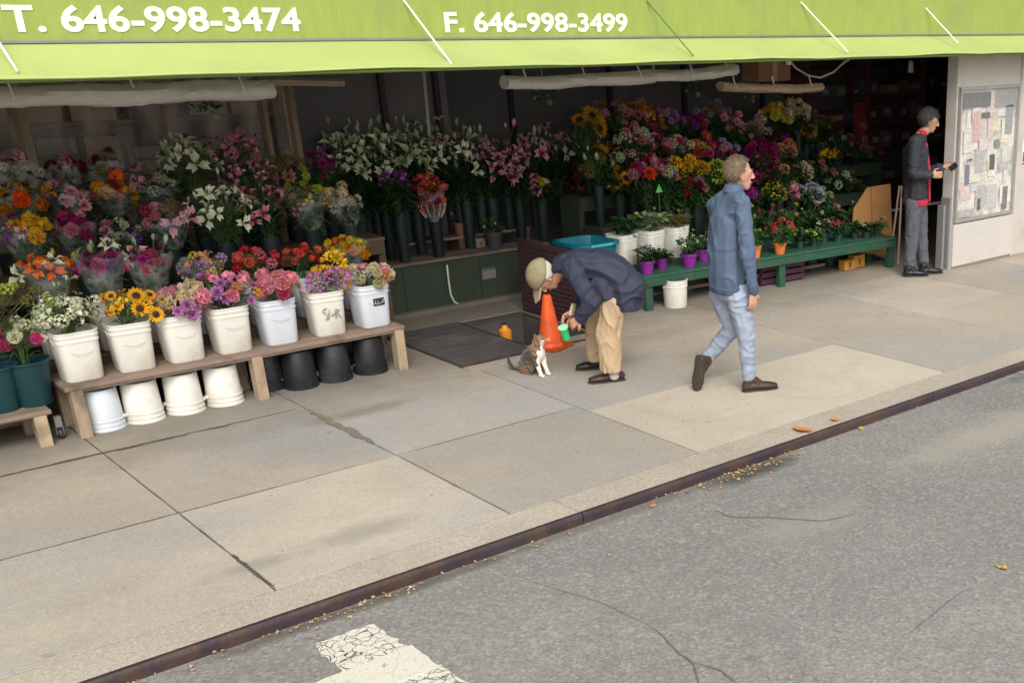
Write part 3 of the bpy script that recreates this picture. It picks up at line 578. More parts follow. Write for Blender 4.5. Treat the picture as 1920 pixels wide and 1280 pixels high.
# ------------------------------------------------------------------ containers
def square_bucket(label, loc, rz, m, group, h=0.335, r=0.132):
    t = thing('square_bucket', label, 'bucket', loc, rz, group)
    k = 0.86
    pr = [(0.0, 0.0), (r*k*0.96, 0.0), (r*k, 0.008), (r*(k+0.10), h*0.78), (r*1.0, h*0.785), (r*1.0, h*0.82), (r*(k+0.115), h*0.825), (r*(k+0.12), h*0.885), (r*1.02, h*0.89), (r*1.02, h*0.925), (r*(k+0.135), h*0.93), (r*(k+0.14), h*0.965), (r*1.03, h*0.97), (r*1.03, h), (r*0.985, h), (r*0.97, h*0.93), (r*0.84, 0.03), (0, 0.03)]
    MB().lathe(pr, 36, power=5.5).build('pail', m, t, smooth='auto')
    pts = [(r*1.04*math.cos(a), -r*0.2*0-math.sin(a)*0.02, h*0.86-0.0) for a in (0,)]
    hp = [(-r*1.0, 0, h*0.86)] + [(-r*1.06*math.cos(PI*q/10), -r*1.09*abs(math.sin(PI*q/10)), h*0.86-0.10*math.sin(PI*q/10)) for q in range(1, 10)] + [(r*1.0, 0, h*0.86)]
    MB().tube(hp, 0.0022, 5).build('handle', m, t)
    return t
def round_pail(label, loc, m, group, h=0.30, r=0.138, inverted=False, hh=True):
    t = thing('round_pail', label, 'bucket', loc, rs.uniform(0, 6), group)
    k = 0.90
    pr = [(0.0, 0.0), (r*k*0.97, 0.0), (r*k, 0.006), (r*(k+0.06), h*0.74), (r*1.0, h*0.745), (r*1.0, h*0.775), (r*0.965, h*0.78), (r*0.97, h*0.86), (r*1.01, h*0.865), (r*1.01, h*0.89), (r*0.98, h*0.895), (r*0.985, h*0.955), (r*1.03, h*0.96), (r*1.03, h), (r*0.97, h), (r*0.85, 0.02), (0, 0.02)]
    if inverted: pr = [(a, h-b) for a, b in pr][::-1]
    MB().lathe(pr, 32).build('pail', m, t, smooth='auto')
    z = h*0.24 if inverted else h*0.76; s = -1 if inverted else 1
    a0 = rs.uniform(2.6, 3.6)-t.rotation_euler.z
    for sgn in (0, PI):
        q = Vector((math.cos(a0+sgn)*r*0.99, math.sin(a0+sgn)*r*0.99, z)); MB().lathe([(0.012, -0.012), (0.016, 0), (0.012, 0.012)], 8, q).build('handle_lug', m, t)
    return t
VASES = {}
def vase(label, loc, h, r, m, group, name='flower_vase'):
    t = thing(name, label, 'vase', loc, 0, group)
    key = (round(h, 2), round(r, 3), m.name)
    if key not in VASES:
        pr = [(0, 0), (r*0.70, 0), (r*0.72, 0.006), (r*0.96, h*0.95), (r*1.06, h*0.955), (r*1.06, h), (r*0.98, h), (r*0.94, h*0.9), (r*0.66, 0.03), (0, 0.03)]
        o = MB().lathe(pr, 22).build('vessel', m, t, smooth='auto'); o2 = MB().lathe([(0, h*0.80), (r*0.86, h*0.80), (r*0.86, h*0.805), (0, h*0.805)], 16).build('water', mat('dark_water', (0.02, 0.025, 0.02), 0.1), t)
        VASES[key] = (o, o2)
    else:
        for o in VASES[key]: c = o.copy(); link(c, t)
    return t
def pot(label, loc, h, r, m, group=None):
    t = thing('plant_pot', label, 'plant pot', loc, 0, group)
    MB().lathe([(0, 0), (r*0.70, 0), (r*0.95, h*0.78), (r*1.05, h*0.785), (r*1.08, h), (r*0.98, h), (r*0.9, h*0.75), (r*0.62, 0.02), (0, 0.02)], 20).build('shell', m, t, smooth='auto')
    MB().lathe([(0, h*0.83), (r*0.9, h*0.82), (r*0.9, h*0.80), (0, h*0.80)], 14).build('soil', mat('potting_soil', (0.035, 0.025, 0.018), 0.95), t)
    return t

# ------------------------------------------------------------------ flower heads (shared meshes, two slots: petals and centre)
PETAL = {}
def petal_mat(name, col, col2=None, rnd=0.22):
    k = 'petal_'+name
    if k in MATS: return MATS[k]
    m = bpy.data.materials.new(k); m.use_nodes = True; nt = m.node_tree; p = nt.nodes['Principled BSDF']; L = nt.links.new
    at = nd(nt, 'ShaderNodeAttribute'); at.attribute_name = 'core'
    mx = nd(nt, 'ShaderNodeMix', data_type='RGBA'); c2 = col2 or tuple(c*0.55 for c in col)
    mx.inputs[6].default_value = (*col, 1); mx.inputs[7].default_value = (*c2, 1); L(at.outputs['Fac'], mx.inputs[0])
    tc = nd(nt, 'ShaderNodeTexCoord'); nz = nd(nt, 'ShaderNodeTexNoise'); nz.inputs['Scale'].default_value = 6; L(tc.outputs['Object'], nz.inputs['Vector'])
    oi = nd(nt, 'ShaderNodeObjectInfo'); h = nd(nt, 'ShaderNodeHueSaturation')
    a = nd(nt, 'ShaderNodeMapRange'); a.inputs[3].default_value = 1-rnd; a.inputs[4].default_value = 1+rnd*0.5; L(oi.outputs['Random'], a.inputs[0])
    b = nd(nt, 'ShaderNodeMath', operation='MULTIPLY'); cmr = nd(nt, 'ShaderNodeMapRange'); cmr.inputs[1].default_value = 0.3; cmr.inputs[2].default_value = 0.7; cmr.inputs[3].default_value = 0.8; cmr.inputs[4].default_value = 1.12
    L(nz.outputs['Fac'], cmr.inputs[0]); L(a.outputs[0], b.inputs[0]); L(cmr.outputs[0], b.inputs[1]); L(b.outputs[0], h.inputs['Value'])
    fr = nd(nt, 'ShaderNodeMath', operation='FRACT'); m7 = nd(nt, 'ShaderNodeMath', operation='MULTIPLY'); m7.inputs[1].default_value = 9.7; L(oi.outputs['Random'], m7.inputs[0]); L(m7.outputs[0], fr.inputs[0])
    hh = nd(nt, 'ShaderNodeMapRange'); hh.inputs[3].default_value = 0.485; hh.inputs[4].default_value = 0.515; L(fr.outputs[0], hh.inputs[0]); L(hh.outputs[0], h.inputs['Hue'])
    L(mx.outputs[2], h.inputs['Color']); L(h.outputs[0], p.inputs['Base Color']); p.inputs['Roughness'].default_value = 0.65; p.inputs['Specular IOR Level'].default_value = 0.2
    tb = nd(nt, 'ShaderNodeBsdfTranslucent'); ms = nd(nt, 'ShaderNodeMixShader'); ms.inputs[0].default_value = 0.25; L(h.outputs[0], tb.inputs[0]); L(p.outputs[0], ms.inputs[1]); L(tb.outputs[0], ms.inputs[2]); L(ms.outputs[0], nt.nodes['Material Output'].inputs['Surface'])
    MATS[k] = m; return m
def bloom_mesh(name, rings, disc=None, florets=None, stamen=0, seed=0):
    r = random.Random(seed); V = []; F = []; C = []; S = []
    def petal(M, n0, ln, w, e1, e2, z0, off):
        b = len(V)
        e1 += r.uniform(-.12, .12); e2 += r.uniform(-.18, .18); ln *= r.uniform(.88, 1.1); sw = r.uniform(-.12, .12)
        l1 = ln*0.55; l2 = ln*0.45
        x1, z1 = off+math.cos(e1)*l1, z0+math.sin(e1)*l1; x2, z2 = x1+math.cos(e2)*l2, z1+math.sin(e2)*l2
        cr = -w*0.22
        for p, c in (((off, 0, z0), 1), ((x1, -w/2, z1-cr*0.5*0+0.0), 0.15), ((x1, 0, z1+cr), 0.85), ((x1, w/2, z1), 0.15), ((x2, sw*w, z2), 0)):
            V.append(M @ Vector(p)); C.append(c)
        F.extend([(b, b+1, b+2), (b, b+2, b+3), (b+1, b+4, b+2), (b+2, b+4, b+3)]); S.extend([0]*4)
    def rings_at(M, rings):
        for (n, ln, w, e1, e2, z0, off) in rings:
            ph = r.uniform(0, 6.3)
            for k in range(n):
                petal(M @ Matrix.Rotation(ph+2*PI*k/n+r.uniform(-.06, .06), 4, 'Z'), n, ln, w, R_(e1), R_(e2), z0, off)
    if florets:
        n, rad, rg = florets
        for k in range(n):
            zz = 1-1.15*(k+0.5)/n; a = k*2.39996; q = math.sqrt(max(0, 1-zz*zz)); d = Vector((q*math.cos(a), q*math.sin(a), zz))
            rings_at(Matrix.Translation(d*rad) @ d.to_track_quat('Z', 'Y').to_matrix().to_4x4(), rg)
    else: rings_at(Matrix(), rings)
    if disc:
        rad, hh, z0 = disc; b = len(V); n = 10; V.append(Vector((0, 0, z0+hh))); C.append(0.6)
        for f, zz in ((0.6, hh*0.8), (1.0, 0)):
            for k in range(n): V.append(Vector((rad*f*math.cos(2*PI*k/n), rad*f*math.sin(2*PI*k/n), z0+zz))); C.append(0)
        F.extend([(b, b+1+k, b+1+(k+1) % n) for k in range(n)]+[(b+1+k, b+1+n+k, b+1+n+(k+1) % n, b+1+(k+1) % n) for k in range(n)]); S.extend([1]*2*n)
    for k in range(stamen):
        a = 2*PI*k/stamen; b = len(V); t = Vector((math.cos(a)*0.16, math.sin(a)*0.16, 0.55)); V.extend([Vector((-.02, 0, .1)), Vector((.02, 0, .1)), t+Vector((.05, .03, 0)), t+Vector((-.05, -.03, .03))]); C.extend([0]*4); F.append((b, b+1, b+2, b+3)); S.append(1)
    me = bpy.data.meshes.new(name); me.from_pydata([tuple(v) for v in V], [], F)
    at = me.attributes.new('core', 'FLOAT', 'POINT'); at.data.foreach_set('value', C)
    me.materials.append(petal_mat('cream', (.8, .68, .42))); me.materials.append(petal_mat('cream', (.8, .68, .42)))
    me.polygons.foreach_set('material_index', S)
    return me
BL = {
 'lily': [bloom_mesh('lily_bloom', [(3, 1.05, .46, 48, -8, 0, .02), (3, 1.0, .38, 42, -14, 0, .02)], stamen=5, seed=k) for k in range(3)],
 'rose': [bloom_mesh('rose_bloom', [(3, .55, .6, 70, 110, .15, .05), (4, .75, .75, 52, 108, .08, .12), (5, .9, .85, 30, 95, 0, .2), (6, .85, .85, 5, 62, -.1, .3)], seed=k) for k in range(3)],
 'mum': [bloom_mesh('mum_bloom', [], florets=(70, .62, [(1, .38, .22, 78, 50, 0, .0)]), seed=k) for k in range(2)],
 'gerbera': [bloom_mesh('gerbera_bloom', [(15, .78, .24, 10, -2, 0, .2), (13, .6, .2, 22, 12, .04, .16)], disc=(.26, .12, .03), seed=k) for k in range(3)],
 'sunflower': [bloom_mesh('sunflower_bloom', [(15, .68, .26, 14, -10, 0, .34), (14, .6, .22, 26, 8, .03, .32)], disc=(.42, .14, .0), seed=k) for k in range(3)],
 'carnation': [bloom_mesh('carnation_bloom', [(5, .5, .5, 80, 70, .2, .03), (7, .65, .5, 62, 40, .15, .06), (8, .8, .5, 40, 15, .05, .1), (8, .8, .5, 20, -10, 0, .15)], seed=k) for k in range(3)],
 'cluster': [bloom_mesh('cluster_bloom', [], florets=(16, .6, [(4, .3, .22, 35, 10, 0, .0)]), seed=k) for k in range(3)],
 'bud': [bloom_mesh('flower_bud', [(3, 1.1, .3, 84, 96, -.2, .10), (3, 1.05, .3, 80, 102, -.2, .13)], seed=k) for k in range(2)],
 'tulip': [bloom_mesh('tulip_bloom', [(3, 1.0, .62, 68, 100, -.2, .16), (3, 1.0, .62, 58, 104, -.22, .22)], seed=k) for k in range(2)],
}
COLS = {'white': (.78, .76, .66), 'greenwhite': (.60, .68, .40), 'cream': (.80, .66, .38), 'yellow': (.80, .50, .02), 'lemon': (.78, .66, .10), 'gold': (.78, .38, .015), 'orange': (.80, .24, .02), 'peach': (.82, .42, .20), 'coral': (.80, .14, .10),
        'red': (.62, .03, .025), 'pink': (.84, .36, .44), 'palepink': (.80, .50, .50), 'hotpink': (.72, .06, .24), 'magenta': (.42, .02, .16), 'purple': (.30, .05, .36), 'orchid': (.62, .25, .55), 'lilac': (.52, .34, .60), 'lime': (.42, .58, .06), 'maroon': (.16, .01, .035), 'lavender': (.58, .58, .74), 'dustypink': (.58, .32, .34), 'brown': (.06, .03, .015), 'olive': (.22, .20, .05)}
DUO = {'white': (.70, .74, .38), 'pink': (.78, .20, .32), 'palepink': (.62, .12, .24), 'dustypink': (.45, .05, .14), 'orange': (.75, .10, .01), 'yellow': (.75, .36, .01)}
def PM(c): return petal_mat(c, COLS[c], DUO.get(c))
CENT = {'gerbera': 'brown', 'sunflower': 'brown', 'lily': 'brown'}
def bloom(kind, col, loc, dirv, size, parent, r, centre=None):
    o = bpy.data.objects.new({'lily': 'lily_bloom', 'bud': 'flower_bud'}.get(kind, kind+'_bloom'), r.choice(BL[kind])); link(o, parent)
    q = dirv.normalized().to_track_quat('Z', 'Y')
    o.rotation_mode = 'QUATERNION'; o.rotation_quaternion = q @ Matrix.Rotation(r.uniform(0, 6.28), 3, 'Z').to_quaternion()
    o.location = loc; s = size*r.uniform(.68, 1.25); o.scale = (s, s, s*r.uniform(.85, 1.15))
    o.material_slots[0].link = 'OBJECT'; o.material_slots[0].material = PM(col)
    o.material_slots[1].link = 'OBJECT'; o.material_slots[1].material = PM(centre or CENT.get(kind, 'olive'))
    return o
SIZE = {'lily': .092, 'rose': .052, 'mum': .066, 'gerbera': .060, 'sunflower': .088, 'carnation': .055, 'cluster': .048, 'bud': .060, 'tulip': .048}
wr = bpy.data.materials.new('clear_cellophane'); wr.use_nodes = True
_n = wr.node_tree; _p = _n.nodes['Principled BSDF']; _p.inputs['Base Color'].default_value = (.85, .87, .88, 1); _p.inputs['Roughness'].default_value = .18
_tc = _n.nodes.new('ShaderNodeTexCoord'); _nz = _n.nodes.new('ShaderNodeTexNoise'); _nz.inputs['Scale'].default_value = 9; _nz.inputs['Detail'].default_value = 4; _n.links.new(_tc.outputs['Object'], _nz.inputs['Vector'])
_mr = _n.nodes.new('ShaderNodeMapRange'); _mr.inputs[1].default_value = .4; _mr.inputs[2].default_value = .75; _mr.inputs[3].default_value = .03; _mr.inputs[4].default_value = .30; _n.links.new(_nz.outputs['Fac'], _mr.inputs[0]); _n.links.new(_mr.outputs[0], _p.inputs['Alpha'])
_b = _n.nodes.new('ShaderNodeBump'); _b.inputs['Strength'].default_value = .6; _b.inputs['Distance'].default_value = .03; _n.links.new(_nz.outputs['Fac'], _b.inputs['Height']); _n.links.new(_b.outputs[0], _p.inputs['Normal'])
def leafblade(mb, base, d, ln, w, r, droop=0.35):
    d = d.normalized(); s = d.cross(Vector((r.uniform(-.4, .4), r.uniform(-.4, .4), 1)))
    if s.length < .05: s = Vector((1, 0, 0))
    s.normalize(); dn = Vector((0, 0, -droop*ln))
    p1 = base+d*ln*.45; p2 = base+d*ln+dn
    mb.add([base, p1+s*w/2, p1+Vector((0, 0, -w*.12)), p1-s*w/2, p2], [(0, 1, 2), (0, 2, 3), (1, 4, 2), (2, 4, 3)])
def bouquet(label, head, mouth, R, mixb, leaves=26, leafl=0.11, wrap=False, name='flower_bunch', cat='bouquet', seed=0, leafm=None, flat=0.75, low=-0.3, sizek=1.0, group=None, leafw=0.2, front=0.3):
    r = random.Random(seed*7+int(abs(head.x)*997)+int(head.z*991))
    t = thing(name, label, cat, mouth, 0, group); inv = Vector(mouth); C = head-inv
    ex, ey = r.uniform(.85, 1.2), r.uniform(.85, 1.15); tl = Vector((r.uniform(-.25, .25), r.uniform(-.15, .15), 0)); tot = sum(b[2] for b in mixb); seq = []
    for b in mixb: seq += [b]*b[2]
    r.shuffle(seq)
    st = MB(); lf = MB()
    for i, (kind, col, _, *rest) in enumerate(seq):
        zz = 1-(1-low)*(i+.5)/tot; a = i*2.39996+r.uniform(-.35, .35); q = math.sqrt(max(0, 1-zz*zz))
        d = Vector((q*math.cos(a), q*math.sin(a), zz)); k = r.uniform(.55, 1.18)
        loc = C+Vector((d.x*R*k*ex, d.y*R*k*ey, d.z*R*flat*k*(1.0 if r.random() > .12 else 1.5)))+tl*d.z*R
        if kind == 'bud': loc += Vector((0, 0, R*r.uniform(.15, .55)))
        dv = d*1.0+Vector((0, -front, .35)) if kind != 'bud' else Vector((d.x*.3, d.y*.3, 1))
        s = (rest[0] if rest else SIZE[kind])*sizek
        if kind in ('sunflower', 'gerbera'): dv = d*.6+Vector((-.15, -.75, .25))
        bloom(kind, col, loc, dv, s, t, r)
        mid = Vector((loc.x*.25+r.uniform(-.02, .02), loc.y*.25, loc.z*.55)); st.tube([Vector((r.uniform(-.02, .02), r.uniform(-.02, .02), -0.08)), mid, loc-dv.normalized()*s*.1], .0032, 4, False)
        for _ in range(2): leafblade(lf, mid.lerp(loc, r.uniform(.1, .8)), Vector((r.gauss(0, 1), r.gauss(0, 1)-.3, r.uniform(-.1, .9))), leafl*r.uniform(.6, 1.1), leafl*leafw*r.uniform(.8, 1.3), r)
    for _ in range(leaves):
        a = r.uniform(0, 6.28); f = r.random(); b = C*(0.05+.95*f)+Vector((math.cos(a), math.sin(a), 0))*R*(.25+.55*f)*r.random()**.5
        leafblade(lf, b, Vector((math.cos(a), math.sin(a)-.2, r.uniform(.1, 1.3))), leafl*r.uniform(.7, 1.3), leafl*leafw*r.uniform(.8, 1.4), r)
    if tot: o = st.build('stems', M_stem, t); o['kind'] = 'stuff'
    o = lf.build('foliage', leafm or M_leaf, t); o['kind'] = 'stuff'
    if wrap:
        n = 22; vs = []; fs = []; top = C+Vector((0, 0, R*.25))
        for j in range(6):
            f = j/5; c = Vector((top.x*f, top.y*f, -.02+(top.z+.02)*f)); rad = .045+(R*1.12-.045)*f**.8
            for k in range(n):
                a = 2*PI*k/n; w = 1+.07*math.sin(a*5+seed)*f+r.uniform(-.03, .03)
                vs.append(c+Vector((math.cos(a)*rad*w, math.sin(a)*rad*w, (r.uniform(-.03, .05) if j == 5 else 0))))
        for j in range(5):
            for k in range(n): fs.append((j*n+k, j*n+(k+1) % n, (j+1)*n+(k+1) % n, (j+1)*n+k))
        MB().add(vs, fs).build('cellophane_wrap', wr, t, smooth=True)
    return t

# ---- front row: seven square white buckets on the bench
names7 = ['dense white blossoms and green buds', 'yellow sunflowers and lilies', 'pink and cream roses', 'orchid pink and rose pink mums', 'bright pink and orange roses', 'a purple and a yellow mum', 'cream and pink roses']
mix7 = [[('lily', 'white', 24, .052), ('cluster', 'white', 14), ('bud', 'greenwhite', 8, .03), ('cluster', 'greenwhite', 6)],
        [('sunflower', 'yellow', 7, .055), ('lily', 'yellow', 10, .058), ('cluster', 'yellow', 5), ('bud', 'lime', 4, .03)],
        [('rose', 'pink', 12), ('rose', 'cream', 4, .065), ('carnation', 'orchid', 5), ('rose', 'palepink', 3)],
        [('carnation', 'orchid', 9), ('rose', 'pink', 7), ('cluster', 'gold', 4), ('carnation', 'pink', 4)],
        [('rose', 'pink', 10), ('rose', 'hotpink', 1), ('rose', 'peach', 7)],
        [('mum', 'orchid', 3, .088), ('mum', 'yellow', 3, .088)],
        [('rose', 'cream', 9, .046), ('rose', 'pink', 5), ('rose', 'peach', 2)]]
bx = [1.86, 2.19, 2.51, 2.84, 3.18, 3.55, 3.91]; hp = [(125, 585), (247, 577), (338, 567), (432, 548), (521, 536), (616, 525), (703, 514)]
for i in range(7):
    rz = [0.05, -0.04, 0.03, 0.02, -0.02, -0.05, 0.06][i]; loc = Vector((bx[i], 8.705, 0.362))
    b = square_bucket('square white bucket on the plank bench holding '+names7[i], loc, rz, M_white if i not in (4, 6) else M_whiteblue, 'square white buckets along the bench front')
    if i in (5, 6):
        mk = mat('black_marker', (.03, .03, .03), .6) if i == 6 else mat('brown_marker', (.30, .24, .20), .6)
        r = .132; y = -r*.955
        mb = MB()
        if i == 6:
            for (x0, x1, z0, z1) in ((-.03, .06, .215, .228), (-.03, .06, .172, .184), (-.03, -.018, .184, .215), (-.008, .006, .184, .215), (.014, .026, .184, .215), (.03, .042, .172, .228), (.05, .062, .184, .205)): mb.box(x0, x1, y-.005, y+.004, z0, z1)
        else:
            for k in range(9):
                a = k/8; mb.tube([(-.045+.016*math.sin(a*6), y-.002, .13+.08*a), (-.03+.016*math.sin(a*6+.7), y-.002, .135+.08*a)], .004, 4)
            for a0, a1 in (((.0, .15), (.03, .165)), ((.035, .13), (.04, .20)), ((.04, .20), (.065, .19)), ((.065, .19), (.05, .16)), ((.05, .16), (.075, .13)), ((-.02, .135), (-.008, .20))): mb.tube([(a0[0], y-.002, a0[1]), (a1[0], y-.002, a1[1])], .005, 4)
        mb.build('marker_scrawl', mk, b)['kind'] = 'stuff'
    h = at_y(hp[i][0], hp[i][1], 8.70)
    bouquet(names7[i]+' filling a square white bucket on the plank bench', h+Vector((0, 0, -.01)), loc+Vector((0, 0, .30)), .165 if i != 5 else .11, mix7[i], leaves=40, leafl=.085, seed=i, leafm=M_leaf, flat=.78, sizek=1.08)
# ---- second row
names2 = ['orange and white lilies', 'magenta carnations with white lilies', 'deep pink roses with pale lily buds', 'pink yellow and white alstroemeria', 'scarlet roses and orange filler', 'vivid red orange roses', 'golden and orange roses']
mix2 = [[('lily', 'orange', 5), ('lily', 'white', 4), ('bud', 'lemon', 3), ('rose', 'orange', 3)], [('lily', 'white', 3), ('carnation', 'magenta', 6), ('rose', 'hotpink', 3), ('bud', 'greenwhite', 4), ('cluster', 'purple', 3)],
        [('rose', 'hotpink', 5), ('carnation', 'magenta', 4), ('lily', 'palepink', 3), ('bud', 'greenwhite', 4)], [('lily', 'palepink', 5, .05), ('cluster', 'lemon', 5), ('rose', 'peach', 3), ('cluster', 'lilac', 5)],
        [('rose', 'red', 6), ('rose', 'coral', 5), ('cluster', 'dustypink', 3)], [('rose', 'coral', 9, .046), ('rose', 'red', 6, .046)], [('rose', 'gold', 7, .046), ('rose', 'orange', 5), ('rose', 'lemon', 4), ('cluster', 'lime', 3)]]
hp2 = [(86, 508), (188, 497), (277, 492), (376, 503), (478, 492), (566, 484), (655, 468)]
for i in range(7):
    h = at_y(hp2[i][0], hp2[i][1], 9.10); loc = Vector((h.x, 9.125, .432))
    square_bucket('square pail on the second step holding '+names2[i], loc, .03*(i % 3-1), M_whiteblue if i > 2 else M_white, 'square pails on the second step', h=.31)
    bouquet(names2[i]+' standing on the second step behind the bench', h, loc+Vector((0, 0, .29)), .145, [(a_, b_, int(n_*1.05+.5), *c_) for a_, b_, n_, *c_ in mix2[i]], leaves=46, leafl=.09, seed=20+i, wrap=i in (0, 1, 2, 3, 6), flat=.7)
# ---- third and fourth rows on the rack: vases with wrapped bouquets
rack = [  # u, v, Y, R, mix, label, wrap
 (46, 440, 9.45, .13, [('carnation', 'purple', 4), ('rose', 'yellow', 5), ('cluster', 'lilac', 3), ('lily', 'palepink', 2, .05)], 'purple carnations mixed with yellow roses', 1),
 (142, 432, 9.45, .12, [('rose', 'magenta', 9), ('rose', 'dustypink', 3)], 'deep magenta rose bunch', 1),
 (228, 440, 9.45, .12, [('carnation', 'dustypink', 5), ('cluster', 'purple', 2), ('cluster', 'greenwhite', 4)], 'dusky pink and purple filler bunch', 1),
 (312, 415, 9.45, .15, [('rose', 'dustypink', 6), ('cluster', 'red', 4), ('lily', 'palepink', 3), ('cluster', 'olive', 4)], 'dusky red mixed bunch with pale lilies', 1),
 (412, 402, 9.40, .18, [('lily', 'white', 15, .082), ('bud', 'white', 4)], 'large cascading white lily bunch', 0),
 (497, 398, 9.42, .16, [('lily', 'dustypink', 14, .066), ('bud', 'palepink', 3)], 'dusty pink lily bunch low on the rack', 0),
 (572, 373, 9.55, .13, [('cluster', 'lime', 7), ('lily', 'yellow', 5, .055), ('cluster', 'olive', 4)], 'lime and yellow filler bunch', 1),
 (642, 385, 9.60, .12, [('rose', 'cream', 7), ('cluster', 'cream', 5)], 'cream rose bunch in clear wrap', 1),
 (38, 380, 9.78, .14, [('lily', 'yellow', 5), ('rose', 'orange', 4), ('rose', 'gold', 4)], 'yellow and orange lily bouquet', 1),
 (126, 378, 9.78, .13, [('rose', 'dustypink', 8), ('carnation', 'palepink', 4)], 'muted pink rose bouquet in clear wrap', 1),
 (210, 366, 9.78, .13, [('rose', 'orange', 3), ('rose', 'gold', 5), ('carnation', 'red', 5), ('cluster', 'purple', 2)], 'orange and crimson mixed bouquet', 1),
 (290, 355, 9.85, .15, [('lily', 'palepink', 4), ('cluster', 'greenwhite', 6)], 'dim pale pink and green bouquet', 1),
 (357, 312, 9.88, .17, [('lily', 'white', 7), ('lily', 'greenwhite', 5), ('bud', 'greenwhite', 7)], 'tall greenish white lily bunch', 0),
 (440, 285, 9.90, .15, [('lily', 'dustypink', 9, .06), ('cluster', 'dustypink', 6)], 'tall dusky pink alstroemeria bunch', 0),
 (476, 338, 9.75, .15, [('lily', 'dustypink', 11, .06), ('lily', 'palepink', 5, .06)], 'spotted pink lily bunch mid rack', 0),
 (540, 325, 9.90, .15, [('cluster', 'lime', 5), ('cluster', 'olive', 6), ('carnation', 'dustypink', 3)], 'olive green filler bunch with a little pink', 0),
 (602, 318, 10.0, .14, [('carnation', 'magenta', 6), ('cluster', 'purple', 6)], 'dim magenta carnation bunch beside the stout post', 0),
 (28, 318, 9.98, .15, [('rose', 'palepink', 6), ('cluster', 'white', 6), ('carnation', 'hotpink', 2)], 'white and blush bouquet in a wide clear wrap', 1),
 (110, 322, 9.98, .13, [('rose', 'maroon', 6), ('cluster', 'dustypink', 4)], 'maroon rose bouquet high on the rack', 1),
 (195, 318, 9.98, .13, [('carnation', 'maroon', 6), ('cluster', 'olive', 5)], 'wine red carnation bouquet high on the rack', 1),
]
for i, (u, v, Y, Rr, mx_, lab, w) in enumerate(rack):
    h = at_y(u, v, Y); zb = .622 if Y < 9.62 else .862; dz = max(.16, min(.40, h.z-zb-Rr*.5))
    yy = min(max(Y, 9.37), 9.52) if Y < 9.62 else min(max(Y, 9.73), 9.95)
    vase('dark rack vase holding the '+lab, Vector((h.x, yy, zb)), round(dz, 1), .07, M_vase, 'dark vases on the rack')
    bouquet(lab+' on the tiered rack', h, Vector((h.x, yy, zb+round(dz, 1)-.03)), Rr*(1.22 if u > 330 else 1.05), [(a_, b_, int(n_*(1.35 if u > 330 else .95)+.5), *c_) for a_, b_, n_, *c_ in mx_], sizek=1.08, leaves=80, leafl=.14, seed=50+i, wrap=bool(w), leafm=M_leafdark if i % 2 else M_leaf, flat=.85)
# hazy plastic sheet hung before the back shelving
hzm = bpy.data.materials.new('hazy_plastic'); hzm.use_nodes = True; _n = hzm.node_tree; _p = _n.nodes['Principled BSDF']; _p.inputs['Base Color'].default_value = (.46, .38, .32, 1); _p.inputs['Roughness'].default_value = .25
_tc = _n.nodes.new('ShaderNodeTexCoord'); _mp = _n.nodes.new('ShaderNodeMapping'); _mp.inputs['Scale'].default_value = (2.2, 1, .5); _nz = _n.nodes.new('ShaderNodeTexNoise'); _nz.inputs['Scale'].default_value = 3; _nz.inputs['Detail'].default_value = 5; _n.links.new(_tc.outputs['Object'], _mp.inputs[0]); _n.links.new(_mp.outputs[0], _nz.inputs['Vector'])
_mr = _n.nodes.new('ShaderNodeMapRange'); _mr.inputs[1].default_value = .35; _mr.inputs[2].default_value = .7; _mr.inputs[3].default_value = .10; _mr.inputs[4].default_value = .55; _n.links.new(_nz.outputs['Fac'], _mr.inputs[0]); _n.links.new(_mr.outputs[0], _p.inputs['Alpha'])
t = thing('plastic_sheet', 'hazy clear plastic sheet hanging before the dim back shelving', 'plastic sheet', (2.55, 10.24, 1.0))
vs = []; fs = []
for i in range(61):
    xx = -1.9+3.5*i/60
    for j in range(7): vs.append((xx, .025*math.sin(xx*11+j*.3)+.02*noise.noise(Vector((xx*3, j*.8, 2))), 1.42*j/6))
for i in range(60):
    for j in range(6): fs.append((i*7+j, (i+1)*7+j, (i+1)*7+j+1, i*7+j+1))
MB().add(vs, fs).build('sheet', hzm, t, smooth=True); MB().box(-1.92, 1.62, -.02, .02, 1.42, 1.45).build('batten', M_wooddark, t)
# ---- low bench: teal buckets
for u, v, lab, mxx, hd in ((72, 752, 'pink and white roses with greenery', [('rose', 'hotpink', 4), ('rose', 'white', 5), ('cluster', 'greenwhite', 5)], (36, 632)), (10, 765, 'tawny dried filler', [('cluster', 'olive', 10), ('cluster', 'lime', 3), ('cluster', 'brown', 3)], (22, 565))):
    q = at_y(u, v, 8.62); loc = Vector((q.x, 8.72, .242))
    vase('dark teal bucket on the low bench holding '+lab, loc, .30, .14, M_teal, 'teal buckets on the low bench', 'teal_bucket')
    bouquet(lab+' in a dark teal bucket on the low bench', at_y(hd[0], hd[1], 8.74), loc+Vector((0, 0, .28)), .15, mxx, leaves=30, leafl=.09, seed=80+u, flat=.8)
vase('dark teal bucket behind the one with roses on the low bench', Vector((1.47, 8.86, .242)), .30, .09, M_teal, None, 'teal_bucket')
